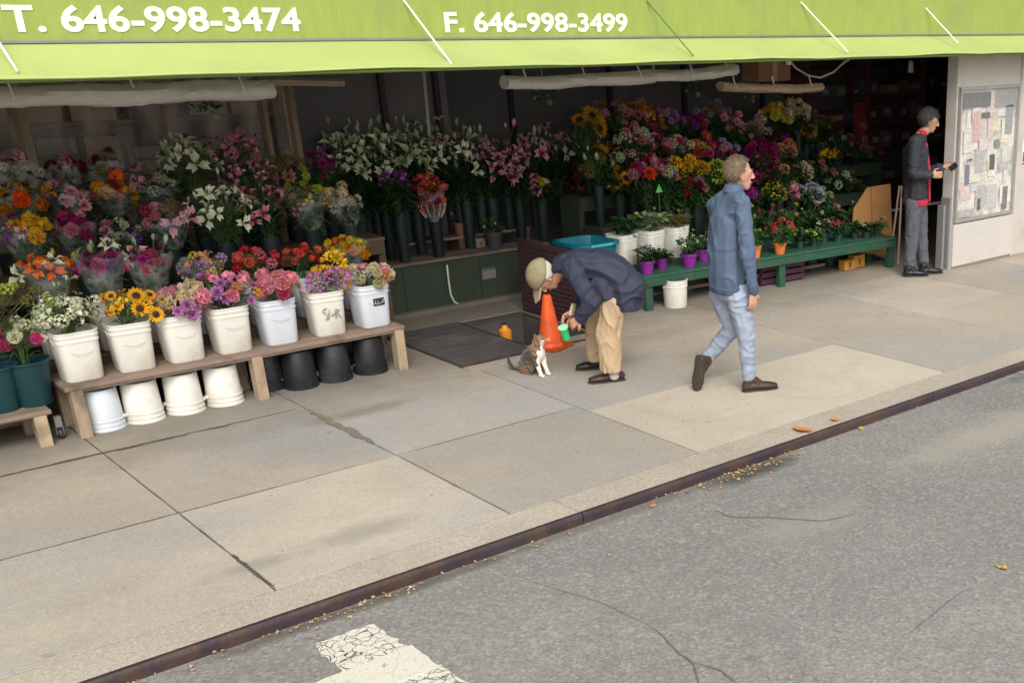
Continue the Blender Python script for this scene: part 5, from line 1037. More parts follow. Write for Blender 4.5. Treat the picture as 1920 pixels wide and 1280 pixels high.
for k in range(15): MB().box(.706, .713, -.43, .67, .03+k*.044, .043+k*.044).build('louvre', M_plum, hz_)
t = thing('yellow_jug', 'amber yellow jug standing on the cellar step in the open hatch', 'jug', at_z(961, 632, -.05)+Vector((0, .12, -.05)))
t.scale = (.8, .8, .72)
MB().lathe([(0, 0), (.06, 0), (.065, .02), (.065, .13), (.03, .17), (.025, .20), (0, .20)], 18, power=3).build('bottle', mat('amber_plastic', (.66, .24, .03), .4, .15, 6), t, smooth='auto'); MB().lathe([(0, .20), (.028, .20), (.028, .225), (0, .225)], 12).build('cap', M_rust, t)
MB().box(.02, .28, -.42, .30, -.16, -.12).build('cellar_step', M_darkmetal, hz_)
cp = at_z(1037, 652)
cn = thing('traffic_cone', 'orange traffic cone standing by the cellar hatch behind the cat', 'cone', (cp.x, cp.y+.03, .001), .4)
M_cone = mat('cone_orange', (.80, .10, .012), .45, .1, 6, rnd=.0, dirt=(.5, .08, .02), dscale=9)
MB().box(-.145, .145, -.145, .145, 0, .022).build('base', mat('cone_base', (.5, .07, .012), .5, .2, 8), cn, bevel=.01)
MB().lathe([(.115, .022), (.11, .035), (.10, .05), (.036, .44), (.03, .455), (.02, .455)], 24).build('shell', M_cone, cn, smooth='auto')
MB().lathe([(.099, .055), (.101, .062), (.097, .075)], 24).build('ridge', M_cone, cn, smooth='auto')
# ------------------------------------------------------------------ people and the cat: hulls of ellipsoids fused to one skin
_ico = bmesh.new(); bmesh.ops.create_icosphere(_ico, subdivisions=2, radius=1); ICO = np.array([v.co[:] for v in _ico.verts]); _ico.free()
def ell(c, r, A=None):
    if not hasattr(r, '__len__'): r = (r, r, r)
    P = ICO*np.array(r)
    if A is not None: P = P @ np.array([list(A[0]), list(A[1]), list(A[2])])
    return P+np.array(list(c))
class Fuse:
    def __init__(s): s.v = []; s.f = []
    def hull(s, *ells):
        bm = bmesh.new()
        for P in ells:
            for p in P: bm.verts.new(tuple(p))
        res = bmesh.ops.convex_hull(bm, input=bm.verts)
        dele = list({g for g in res['geom_interior']+res['geom_unused'] if isinstance(g, bmesh.types.BMVert)})
        bmesh.ops.delete(bm, geom=dele, context='VERTS'); bmesh.ops.recalc_face_normals(bm, faces=bm.faces)
        bm.verts.index_update(); n = len(s.v); s.v += [v.co[:] for v in bm.verts]; s.f += [[v.index+n for v in f.verts] for f in bm.faces]; bm.free(); return s
    def chain(s, pts):           # pts: (centre, radius or radii[, axes])
        E = [ell(*p) for p in pts]
        for a, b in zip(E, E[1:]): s.hull(a, b)
        if len(E) == 1: s.hull(E[0])
        return s
    def build(s, name, m, parent=None, voxel=0.009, smooth=4, wrinkle=None, post=None):
        me = bpy.data.meshes.new('tmp'); me.from_pydata(s.v, [], s.f); o = bpy.data.objects.new('tmp', me); COL.objects.link(o)
        md = o.modifiers.new('r', 'REMESH'); md.mode = 'VOXEL'; md.voxel_size = voxel; md.use_smooth_shade = True
        sm = o.modifiers.new('s', 'SMOOTH'); sm.factor = 0.5; sm.iterations = smooth
        bpy.context.view_layer.update()
        out = bpy.data.meshes.new_from_object(o.evaluated_get(bpy.context.evaluated_depsgraph_get())); bpy.data.objects.remove(o)
        out.name = name
        if wrinkle:
            amp, sc = wrinkle; co = np.empty(len(out.vertices)*3); out.vertices.foreach_get('co', co); co = co.reshape(-1, 3)
            no = np.array([v.normal[:] for v in out.vertices])
            for i in range(len(co)):
                p = Vector(co[i]); q = Vector((p.x*sc[0], p.y*sc[1], p.z*sc[2]))
                wv = noise.noise_vector(q*0.6)*0.9; q = q+wv
                n1 = noise.noise(q); n2 = noise.noise(q*2.1+Vector((7, 3, 1))); n3 = noise.noise(q*0.45+Vector((2, 9, 4)))
                co[i] += no[i]*amp*((max(0, 1-abs(n1)*3.2)**1.6)*(0.8+0.8*n3)*1.25-0.45+n2*0.45)
            out.vertices.foreach_set('co', co.ravel())
        if post: post(out)
        out.materials.clear(); out.materials.append(m); out.polygons.foreach_set('use_smooth', [True]*len(out.polygons)); out.update()
        o = bpy.data.objects.new(name, out); return link(o, parent)
def rad(d, up, side=None):       # axes rows: forward, side, up
    F = d.normalized(); S = up.cross(F).normalized(); U = F.cross(S).normalized(); return (F, S, U)
def head(fz, c, fwd, up, h=0.232):
    A = rad(fwd, up); F, S, U = A
    def P(f, s, u): return c+(F*f+S*s+U*u)*h
    def E(f, s, u, rf, rs_, ru): return ell(P(f, s, u), (rf*h, rs_*h, ru*h), A)
    fz.hull(E(-.06, 0, .13, .40, .325, .36)); fz.hull(E(.08, 0, .05, .28, .29, .30), E(.02, 0, -.12, .27, .26, .2))
    fz.hull(E(.0, 0, -.12, .25, .26, .16), E(.20, 0, -.36, .12, .14, .10)); fz.hull(E(.22, 0, -.05, .13, .2, .12), E(.22, 0, -.28, .12, .14, .08))
    fz.hull(E(.36, 0, .08, .035, .035, .04), E(.44, 0, -.10, .045, .05, .04)); fz.hull(E(.40, 0, -.12, .035, .085, .03))
    fz.hull(E(.31, .12, .10, .05, .10, .035), E(.31, -.12, .10, .05, .10, .035))
    fz.hull(E(.325, 0, -.225, .035, .10, .018)); fz.hull(E(.32, 0, -.262, .035, .085, .02))
    for s in (-1, 1): fz.hull(E(-.02, .325*s, .02, .07, .03, .08), E(-.0, .315*s, -.10, .045, .028, .05))
    return P, A
def face_bits(P, A, h, person, skin_iris=None):
    for s in (-1, 1):
        o = MB().lathe([(0, -.010), (.007, -.007), (.0105, 0), (.007, .007), (0, .010)], 12).build('eye', mat('eye_white', (.42, .38, .35), .3, .05), person, smooth=True); o.location = P(.300, .128*s, .035)
        o2 = MB().lathe([(0, -.005), (.005, -.003), (.006, 0), (.005, .003), (0, .005)], 10).build('iris', mat('iris_dark', (.03, .02, .015), .15), o, smooth=True); o2.location = A[0]*.0085
        b = Fuse().hull(ell(P(.375, .07*s, .125), .006), ell(P(.35, .20*s, .13), .005)).build('eyebrow', mat('brow_brown', (.12, .08, .05), .8), person, .004, 1)
    Fuse().hull(ell(P(.358, -.075, -.243), .0045), ell(P(.368, 0, -.243), .005), ell(P(.358, .075, -.243), .0045)).build('mouth', mat('lip', (.42, .16, .13), .5), person, .003, 1)
def hand(fz, w, d, pn, side, curl=0.5, s=1.0, spread=0.12, thumb=0.6):
    d = d.normalized(); pn = (pn-d*pn.dot(d)).normalized(); sv = d.cross(pn)*side      # sv: towards the thumb
    A = (d, sv, pn)
    fz.hull(ell(w, (.024*s, .027*s, .020*s), A), ell(w+d*.035*s, (.02*s, .036*s, .017*s), A)); fz.hull(ell(w+d*.03*s, (.02*s, .036*s, .017*s), A), ell(w+d*.082*s, (.014*s, .040*s, .013*s), A))
    tips = []
    for k, (o, ln) in enumerate(((.029, .068), (.0105, .077), (-.0085, .072), (-.027, .056))):
        p = w+d*.088*s+sv*o*s; a = spread*(1.5-k)*.35; dd = (d+sv*a).normalized(); c = 0.0
        for j, f in enumerate((.46, .30, .24)):
            c += curl*(.7+.25*j); dj = dd*math.cos(c)+pn*math.sin(c); q = p+dj*ln*f*s
            fz.hull(ell(p, (.0095-.0008*j)*s), ell(q, (.0087-.0009*j)*s)); p = q
        tips.append(p)
    p = w+d*.022*s+sv*.028*s; dd = (d*.62+sv*.75+pn*.25).normalized(); q = p+dd*.040*s
    fz.hull(ell(p, .013*s), ell(q, .0115*s)); d2 = (d*.85+sv*(.35-thumb*.4)+pn*thumb*.8).normalized(); q2 = q+d2*.032*s; fz.hull(ell(q, .0112*s), ell(q2, .010*s)); q3 = q2+(d2+pn*.35).normalized()*.024*s; fz.hull(ell(q2, .010*s), ell(q3, .0085*s))
    return tips
def hair_cap(name, c, fwd, up, m, parent, h=.232, grow=1.05, back=-.24, front=.30, seed=0, amp=.012, strands=0, slen=.03):
    A = rad(fwd, up); F, S, U = A; bm = bmesh.new(); bmesh.ops.create_uvsphere(bm, u_segments=40, v_segments=28, radius=1)
    for v in bm.verts:
        f, s, u = v.co.x*.41*grow-.06, v.co.y*.335*grow, v.co.z*.37*grow+.13
        v.co = Vector((f, s, u))
    kill = [v for v in bm.verts if v.co.z < (back if v.co.x < -.08 else back+(front-back)*min(1, max(0, (v.co.x+.08)/.26)))]
    bmesh.ops.delete(bm, geom=kill, context='VERTS')
    for v in bm.verts:
        n = noise.noise(v.co*14+Vector((seed, 0, 0))); v.co *= 1+amp*2*n
        v.co = c+(F*v.co.x+S*v.co.y+U*v.co.z)*h
    bmesh.ops.recalc_face_normals(bm, faces=bm.faces)
    bmesh.ops.solidify(bm, geom=bm.faces[:], thickness=.010)
    me = bpy.data.meshes.new(name); bm.to_mesh(me); bm.free(); me.materials.append(m); me.polygons.foreach_set('use_smooth', [True]*len(me.polygons)); o = bpy.data.objects.new(name, me); link(o, parent)
    if strands:
        rr = random.Random(5); st_ = MB(); pol = [p for p in me.polygons if (Vector(p.center)-c).dot(p.normal) > 0]
        for _ in range(strands):
            p = rr.choice(pol); n_ = p.normal; b = Vector(p.center)+Vector((rr.gauss(0, .004), rr.gauss(0, .004), rr.gauss(0, .004)))
            dv = (-U*.7-F*.5+Vector((rr.gauss(0, .5), rr.gauss(0, .5), rr.gauss(0, .5)))); dv = (dv-n_*dv.dot(n_)).normalized()
            sd_ = n_.cross(dv)*.0016; ln = slen*rr.uniform(.6, 1.3); mid = b+dv*ln*.5+n_*.006; tip = b+dv*ln+n_*rr.uniform(-.002, .009)
            st_.add([b-sd_, b+sd_, mid+sd_, mid-sd_, tip], [(0, 1, 2, 3), (3, 2, 4)])
        st_.build('strands', m, o)['kind'] = 'stuff'
    return o
def shoe(name, heel, toe, up, m, msole, parent, w=.046, ankle=None, tall=.075):
    d = (toe-heel); L_ = d.length; F = d.normalized(); S = up.cross(F).normalized(); U = F.cross(S)
    if U.dot(up) < 0: U = -U
    A = (F, S, U); fz = Fuse()
    P = lambda f, u, s=0: heel+F*f*L_+U*u+S*s
    fz.chain([(P(.12, .042), (.034, w*.75, .036), A), (P(.42, .042), (.05, w*.80, .034), A), (P(.72, .036), (.05, w, .028), A), (P(.90, .030), (.032, w*.78, .022), A)])
    fz.chain([(P(.14, .045), (.034, w*.74, .03), A), (P(.20, tall), (.040, w*.76, .02), A), (P(.45, .058), (.05, w*.72, .025), A)])
    o = fz.build(name, m, parent, .006, 3)
    sl = Fuse().chain([(P(.12, .008), (.040, w*.84, .009), A), (P(.42, .008), (.05, w*.82, .008), A), (P(.72, .008), (.055, w*1.06, .008), A), (P(.90, .009), (.040, w*.86, .008), A)]).build('sole', msole, o, .005, 1)
    return o
def skin(name, c): return mat(name, c, .5, .10, 30, .08, 120)
M_skin = skin('skin_fair', (.56, .30, .21)); M_skin2 = skin('skin_ruddy', (.60, .30, .21)); M_skin3 = skin('skin_tan', (.40, .22, .13))
Z = Vector((0, 0, 1))

# ---- walking man: heading along the pavement, seen from behind and beside
g = Vector((5.55, 6.25, 0)); J = lambda u, v, d=0.0: at_plane(g, u, v, d)
FW = (RH*.86+NH*.50).normalized(); LF = Z.cross(FW)        # his forward and left
head_c = J(1386, 327, .02); fwd_h = (RH*.93+NH*.36).normalized()
sh_r, sh_l = J(1391, 379, -.14), J(1343, 384, .16)
el_r, wr_r = J(1403, 478, -.20), J(1413, 548, -.17)
el_l, wr_l = J(1352, 470, .27), J(1368, 512, .36)
hip_r, hip_l = J(1385, 556, -.07), J(1354, 552, .09)
kn_r, an_r = J(1399, 632, -.08), J(1404, 703, -.06)
kn_l, an_l = J(1374, 616, .10), J(1325, 672, .12)
nk, chest, waist, pel = J(1374, 352, .01), J(1364, 415, .01), J(1362, 490, .0), J(1368, 540, .0)
TA = (FW, LF, Z)
fz = Fuse(); P_, A_ = head(fz, head_c, fwd_h, (Z*1.0+RH*.05).normalized(), .246)
fz.chain([(head_c-Z*.09-fwd_h*.02, .052), (nk, .050), (chest+Z*.03, (.06, .09, .05), TA), (chest, (.085, .13, .09), TA), (waist, (.085, .13, .08), TA), (pel, (.10, .14, .08), TA)])
for a, e, w in ((sh_r, el_r, wr_r), (sh_l, el_l, wr_l)): fz.chain([(chest+Z*.02, .05), (a, .044), (e, .037), (w, .025)])
for a, k, n in ((hip_r, kn_r, an_r), (hip_l, kn_l, an_l)): fz.chain([(pel, .09), (a, .08), (k, .05), (n, .036)])
hand(fz, wr_r, J(1411, 585, -.17)-wr_r, -LF*-1+RH*-.2, 1, .55); hand(fz, wr_l, (wr_l-el_l), -LF, -1, .5)
wm = fz.build('person', M_skin, None, .0055, 3)
tag(wm, 'man in a blue jacket and pale jeans walking along the sidewalk', 'person')
face_bits(P_, A_, .232, wm)
hair_cap('hair', head_c, fwd_h, (Z*1.0+RH*.05).normalized(), mat('hair_light_brown', (.22, .155, .10), .6, .3, 40, .6, 160), wm, h=.246, back=-.20, front=.34, amp=.012, grow=1.03, strands=2600, slen=.018)
M_jack = mat('blue_jacket', (.090, .130, .200), .75, .12, 10, .25, 300)
fz = Fuse()
fz.chain([(J(1375, 362, .0), (.062, .072, .030), TA), (chest+Z*.075, (.085, .155, .05), TA), (chest+FW*-.005, (.118, .178, .11), TA), (J(1360, 465, .0), (.118, .170, .10), TA), (J(1362, 520, .0), (.120, .172, .06), TA), (J(1363, 537, .0), (.112, .163, .022), TA)])
fz.hull(ell(J(1374, 360, 0), (.070, .080, .03), TA), ell(sh_r, .055), ell(sh_l, .055), ell(chest, (.10, .14, .06), TA))
for s_ in (sh_r, sh_l): fz.hull(ell(J(1375, 360, 0), (.064, .074, .028), TA), ell(s_, .068), ell(chest+Z*.02, (.09, .12, .06), TA))
slv = Fuse(); slv.chain([(sh_r+LF*.035, .056), (sh_r, .066), (el_r, .056), (wr_r+(el_r-wr_r)*.10, .043)]); fz.chain([(sh_r+LF*.06, .07), (sh_r, .060), (sh_r.lerp(el_r, .3), .03)]); fz.chain([(sh_l-LF*.06, .075), (sh_l, .072), (el_l, .056), (wr_l+(el_l-wr_l)*.10, .043)])
jk = fz.build('jacket', M_jack, wm, .008, 4, wrinkle=(.012, (5.5, 5.5, 4.5)))
slv.build('sleeve', M_jack, jk, .008, 4, wrinkle=(.010, (8, 8, 9)))
Fuse().chain([(J(1374, 359, .0), (.074, .086, .022), TA), (J(1377, 346, .01), (.070, .076, .012), TA)]).build('collar', mat('collar_blue', (.080, .118, .185), .75), jk, .006, 2)
Fuse().chain([(J(1363, 535, 0), (.128, .180, .018), TA), (J(1364, 545, 0), (.122, .172, .018), TA)]).build('waistband', mat('rib_blue', (.065, .100, .155), .8, .2, 40), jk, .006, 2)
dr = (wr_r-el_r).normalized(); Fuse().chain([(wr_r-dr*.045, .044), (wr_r-dr*.012, .040)]).build('cuff', MATS['rib_blue'], jk, .005, 2)
M_jean = mat('faded_denim', (.32, .365, .465), .8, .30, 9, .3, 200, dirt=(.22, .26, .35), dscale=7)
fz = Fuse(); fz.chain([(J(1364, 540, 0), (.112, .160, .04), TA), (pel-Z*.03, (.118, .168, .07), TA)])
fz.chain([(hip_r+Z*.01, (.105, .10, .09), TA), (hip_r.lerp(kn_r, .5), .086), (kn_r, .070), (kn_r.lerp(an_r, .5), .064), (an_r+Z*.0, .058)])
fz.chain([(hip_l+Z*.01, (.105, .10, .09), TA), (hip_l.lerp(kn_l, .5), .086), (kn_l, .070), (kn_l.lerp(an_l, .5), .062), (an_l, .056)])
fz.build('jeans', M_jean, wm, .008, 3, wrinkle=(.010, (7, 7, 12)))
M_boot = mat('brown_leather', (.055, .030, .022), .5, .25, 12); M_bsole = mat('dark_rubber', (.05, .038, .03), .8, .2, 12); M_boot2 = M_boot
hr = at_z(1391, 735, .0)
to_ = hr+(RH*.93+NH*.36).normalized()*.285
shoe('shoe', hr, to_, Z, M_boot, M_bsole, wm, .047, tall=.125)
# trailing foot: heel lifted, toe on the ground
toe_l = at_z(1303, 731, .012); heel_l = at_plane(toe_l, 1309, 672, .02); heel_l = toe_l+(heel_l-toe_l).normalized()*.27
shoe('shoe', heel_l, toe_l, (heel_l-an_l)*-1+FW*.12, M_boot, M_bsole, wm, .047, tall=.125)

# ---- stooping man feeding the cat
g = Vector((5.02, 7.22, 0)); J = lambda u, v, d=0.0: at_plane(g, u, v, d)
FW = -RH; LF = Z.cross(FW)                  # faces along the picture's width, his left side to the road
hc = J(1021, 519, .0); up_h = (-RH*.80+Z*.24-NH*.52).normalized(); fw_h = (-Z*.95-RH*.22-NH*.05); fw_h = (fw_h-up_h*fw_h.dot(up_h)).normalized()
sh_n, sh_f = J(1072, 500, -.19), J(1075, 490, .19)
el_n, wr_n = J(1110, 564, -.27), J(1088, 597, -.22)
el_f, wr_f = J(1098, 570, .16), J(1076, 584, .02)
hip_n, hip_f = J(1165, 530, -.10), J(1162, 525, .10)
kn_n, an_n = J(1141, 618, -.12), J(1147, 690, -.14)
kn_f, an_f = J(1117, 606, .14), J(1117, 672, .18)
nk = J(1050, 497, .0); ch = J(1085, 495, .01); wa = J(1128, 500, .0); pl_ = J(1166, 522, .0)
TD = (ch-pl_).normalized(); TU = LF.cross(TD).normalized()
if TU.z < 0: TU = -TU
TA = (TD, LF, TU)
fz = Fuse(); P_, A_ = head(fz, hc, fw_h, up_h, .25)
fz.chain([(hc-up_h*.08, .05), (nk, .056), (ch, (.09, .15, .09), TA), (wa, (.09, .13, .085), TA), (pl_, (.09, .14, .10), TA)])
for a, e, w in ((sh_n, el_n, wr_n), (sh_f, el_f, wr_f)): fz.chain([(ch, .06), (a, .048), (e, .038), (w, .025)])
for a, k, n in ((hip_n, kn_n, an_n), (hip_f, kn_f, an_f)): fz.chain([(pl_, .09), (a, .08), (k, .052), (n, .036)])
hd1 = J(1062, 613, -.17)-wr_n; hand(fz, wr_n, hd1, (-Z*.4+NH*.8), 1, .62, thumb=.7)
hd2 = J(1060, 592, -.03)-wr_f; hand(fz, wr_f, hd2, (-NH*.6-Z*.5), -1, .60, thumb=.7)
bm_ = fz.build('person', M_skin2, None, .0055, 3)
tag(bm_, 'man in a navy jacket, khaki trousers and cap stooping to the cat', 'person')
face_bits(P_, A_, .232, bm_)
hair_cap('hair', hc, fw_h, up_h, mat('hair_white', (.62, .56, .50), .7, .15, 40, .5, 160), bm_, h=.25, back=-.16, front=.35, grow=1.01)
M_capm = mat('olive_tan_cotton', (.27, .23, .125), .8, .30, 18, .3, 250)
cap = hair_cap('cap', hc, fw_h, up_h, M_capm, bm_, h=.25, back=.10, front=.14, grow=1.13, amp=.005)
bf = lambda f, s, u: P_(f, s, u)
fb = Fuse()
for s0 in (-1, 0): fb.hull(*[ell(bf(.30, s, .16), .006) for s in (-.30, -.1, .1, .30)], *[ell(bf(.66, s, .13), .006) for s in (-.25, .25)], ell(bf(.84, 0, .12), .006))
fb.build('brim', mat('cap_brim', (.44, .32, .22), .8, .15, 14), cap, .0045, 1)
XA0 = (RH, NH, Z)
M_navy = mat('navy_jacket', (.030, .034, .060), .7, .2, 8, .3, 250)
fz = Fuse()
fz.chain([(nk, (.06, .085, .07), TA), (ch+TU*.020, (.11, .19, .112), TA), (wa+TU*.012, (.12, .19, .120), TA), (J(1158, 513, 0), (.11, .20, .128), TA), (J(1172, 535, 0), (.14, .215, .13))])
fz.chain([(J(1172, 535, 0), (.15, .215, .10), (RH, NH, Z)), (J(1176, 562, 0), (.135, .21, .035), (RH, NH, Z)), (J(1180, 575, 0), (.115, .20, .012), (RH, NH, Z))])
fz.chain([(J(1130, 530, -.08), (.09, .13, .07), XA0), (J(1140, 556, -.08), (.09, .13, .02), XA0)])
fz.chain([(ch-NH*.06, .085), (sh_n, .075)]); slv = Fuse(); slv.chain([(sh_n+NH*.04, .082), (sh_n, .085), (el_n, .066), (wr_n+(el_n-wr_n)*.05, .050)]); fz.chain([(ch+NH*.06, .085), (sh_f, .082), (el_f, .064), (wr_f+(el_f-wr_f)*.1, .048)])
fz.chain([(J(1090, 530, 0), (.06, .15, .05), TA), (J(1135, 545, 0), (.07, .17, .045), TA), (J(1160, 560, 0), (.06, .18, .03), TA)])
jk = fz.build('jacket', M_navy, bm_, .008, 4, wrinkle=(.013, (5, 5, 6)))
slv.build('sleeve', M_navy, jk, .008, 4, wrinkle=(.012, (8, 8, 8)))
Fuse().chain([(J(1047, 497, 0), (.024, .078, .066), TA), (J(1040, 499, 0), (.02, .07, .06), TA)]).build('collar', mat('navy_collar', (.022, .025, .055), .7), jk, .006, 2)
M_khaki = mat('khaki_cotton', (.43, .31, .19), .8, .10, 8, .25, 200)
XA = (RH, NH, Z)
fz = Fuse(); fz.chain([(pl_, (.08, .13, .08), TA), (J(1160, 552, 0), (.10, .15, .06), XA)])
fz.chain([(hip_n-Z*.05, (.09, .085, .06), XA), (hip_n.lerp(kn_n, .5)-RH*.01, (.105, .09, .07), XA), (kn_n, (.098, .085, .06), XA), (J(1146, 686, -.14), (.086, .082, .035), XA), (J(1147, 695, -.14), (.085, .08, .012), XA)])
fz.chain([(hip_f-Z*.05, (.09, .085, .06), XA), (hip_f.lerp(kn_f, .5), (.10, .09, .07), XA), (kn_f, (.088, .085, .06), XA), (J(1118, 673, .18), (.080, .08, .025), XA)])
fz.build('trousers', M_khaki, bm_, .008, 3, wrinkle=(.012, (9, 9, 5)))
M_loaf = mat('dark_brown_loafer', (.045, .024, .022), .35, .2, 12)
h1 = at_z(1173, 712); t1 = at_z(1107, 719); shoe('shoe', h1, h1+(t1-h1).normalized()*.29, Z, M_loaf, M_bsole, bm_, .048)
h2 = at_z(1146, 689); t2 = at_z(1087, 694); shoe('shoe', h2, h2+(t2-h2).normalized()*.28, Z, mat('black_loafer', (.02, .018, .02), .35), M_bsole, bm_, .048)
Fuse().chain([(J(1150, 692, -.14), .036), (J(1152, 706, -.14), (.040, .034, .03))]).build('sock', mat('pale_sock', (.5, .42, .40), .8), bm_, .006, 2)
# what he holds
c1 = J(1059, 624, -.16)
t = thing('green_cup', 'bright green cup held low in the stooping man\'s hand', 'cup', c1)
MB().lathe([(0, -.055), (.026, -.055), (.036, .05), (.039, .055), (.034, .055), (.024, -.045), (0, -.045)], 20).build('cup', mat('bright_green', (.04, .55, .16), .35, .1), t, smooth='auto'); MB().lathe([(.0365, .044), (.0395, .047), (.0395, .056), (.034, .057)], 20).build('rim', mat('pale_green', (.35, .72, .45), .4), t, smooth='auto')
t.rotation_euler = (.15, -.35, 0)
c2 = J(1073, 582, -.02)
t = thing('food_packet', 'small cream paper packet in the stooping man\'s upper hand', 'packet', c2)
MB().box(-.025, .025, -.012, .012, -.04, .045).build('packet', mat('cream_paper', (.58, .52, .30), .6, .12, 20), t, bevel=.006); MB().box(-.026, .026, -.005, .005, .045, .056).build('fold', mat('cream_fold', (.6, .56, .4), .6), t)
t.rotation_euler = (.2, .35, .5)

# ---- man in the doorway
g = Vector((9.84, 8.05, 0)); J = lambda u, v, d=0.0: at_plane(g, u, v, d)
FW = (RH*.97+NH*.2).normalized(); LF = Z.cross(FW); TA = (FW, LF, Z)
hc = J(1742, 227, 0); fw_h = (RH*.96-Z*.22).normalized(); up_h = (Z*.97+RH*.25).normalized()
nk, ch, wa, pl_ = J(1727, 252, 0), J(1717, 285, 0), J(1715, 335, 0), J(1717, 370, 0)
sh_n, sh_f = J(1717, 268, -.19), J(1722, 266, .19)
el_n, wr_n = J(1712, 325, -.23), J(1747, 329, -.19)
el_f, wr_f = J(1735, 322, .2), J(1769, 314, .12)
hip_n, hip_f = J(1714, 378, -.09), J(1722, 376, .09); kn_n, an_n = J(1710, 442, -.09), J(1704, 503, -.09); kn_f, an_f = J(1727, 440, .09), J(1731, 497, .09)
fz = Fuse(); P_, A_ = head(fz, hc, fw_h, up_h, .248)
fz.chain([(hc-up_h*.09, .052), (nk, .055), (ch+Z*.06, (.08, .13, .06), TA), (ch, (.09, .15, .1), TA), (wa, (.09, .14, .08), TA), (pl_, (.1, .14, .08), TA)])
for a, e, w in ((sh_n, el_n, wr_n), (sh_f, el_f, wr_f)): fz.chain([(ch+Z*.02, .055), (a, .046), (e, .038), (w, .026)])
for a, k, n in ((hip_n, kn_n, an_n), (hip_f, kn_f, an_f)): fz.chain([(pl_, .09), (a, .08), (k, .052), (n, .038)])
hand(fz, wr_n, (FW*1+Z*.05), (NH*.9-Z*.1), 1, .7); hand(fz, wr_f, (FW*1+Z*.02), (-NH*.9), -1, .5)
dm = fz.build('person', M_skin3, None, .006, 3)
tag(dm, 'man in a black jacket with red lining standing in the doorway', 'person'); face_bits(P_, A_, .232, dm)
hair_cap('hair', hc, fw_h, up_h, mat('hair_grey_black', (.05, .052, .055), .7, .4, 30, .6, 140), dm, h=.248, back=-.2, front=.22, grow=1.08, amp=.03, strands=2600, slen=.04)
fz = Fuse(); fz.chain([(J(1724, 259, 0), (.07, .085, .035), TA), (ch+Z*.06, (.11, .17, .06), TA), (ch, (.135, .20, .11), TA), (wa, (.13, .185, .1), TA), (J(1714, 362, 0), (.135, .19, .05), TA), (J(1714, 372, 0), (.132, .186, .015), TA)])
for s_ in (sh_n, sh_f): fz.hull(ell(J(1726, 255, 0), (.066, .074, .025), TA), ell(s_, .075), ell(ch+Z*.02, (.10, .13, .06), TA))
slv = Fuse(); slv.chain([(sh_n+NH*.03, .078), (sh_n, .080), (el_n, .066), (wr_n+(el_n-wr_n)*.12, .05)]); fz.chain([(sh_f, .082), (el_f, .064), (wr_f+(el_f-wr_f)*.14, .05)])
jk = fz.build('jacket', mat('black_jacket', (.022, .025, .032), .7, .25, 8, .3, 200), dm, .009, 4, wrinkle=(.012, (6, 6, 7)))
slv.build('sleeve', MATS['black_jacket'], jk, .009, 4, wrinkle=(.008, (9, 9, 9)))
Fuse().chain([(J(1736, 272, 0), (.02, .03, .03), TA), (J(1741, 320, 0), (.022, .04, .05), TA), (J(1741, 375, 0), (.02, .05, .03), TA)]).build('lining', mat('red_lining', (.38, .02, .05), .7), jk, .008, 2)
Fuse().chain([(J(1716, 373, 0), (.138, .186, .02), TA), (J(1717, 383, 0), (.132, .180, .014), TA)]).build('sweater_hem', MATS['red_lining'], dm, .008, 2)
Fuse().chain([(J(1729, 252, 0), (.062, .066, .026), TA), (J(1731, 245, 0), (.06, .06, .014), TA)]).build('sweater_collar', MATS['red_lining'], dm, .007, 2)
fz = Fuse(); fz.chain([(pl_, (.108, .155, .06), TA), (J(1718, 388, 0), (.11, .16, .06), TA)])
for a, k, n in ((hip_n, kn_n, an_n), (hip_f, kn_f, an_f)): fz.chain([(a-Z*.02, (.10, .09, .09), TA), (a.lerp(k, .5), .088), (k, .076), (n, .066)])
fz.build('trousers', mat('grey_wool', (.085, .09, .105), .85, .15, 10, .2, 200), dm, .009, 3, wrinkle=(.008, (9, 9, 8)))
M_bsh = mat('black_shoe', (.014, .014, .017), .35, .2, 10)
h1 = at_z(1693, 519); shoe('shoe', h1, h1+FW*.29, Z, M_bsh, M_bsole, dm, .05, tall=.11); h2 = at_z(1722, 514); shoe('shoe', h2, h2+FW*.28, Z, M_bsh, M_bsole, dm, .05, tall=.11)
t = thing('mobile_phone', 'black mobile phone in the doorway man\'s outstretched hand', 'phone', J(1787, 313, .10)); MB().box(-.030, .030, -.006, .006, -.045, .05).build('case', M_black, t, bevel=.004); MB().box(-.026, .026, -.0085, -.0065, -.04, .045).build('screen', mat('phone_glass', (.01, .01, .013), .08), t); t.rotation_euler = (0, .9, -YAW)

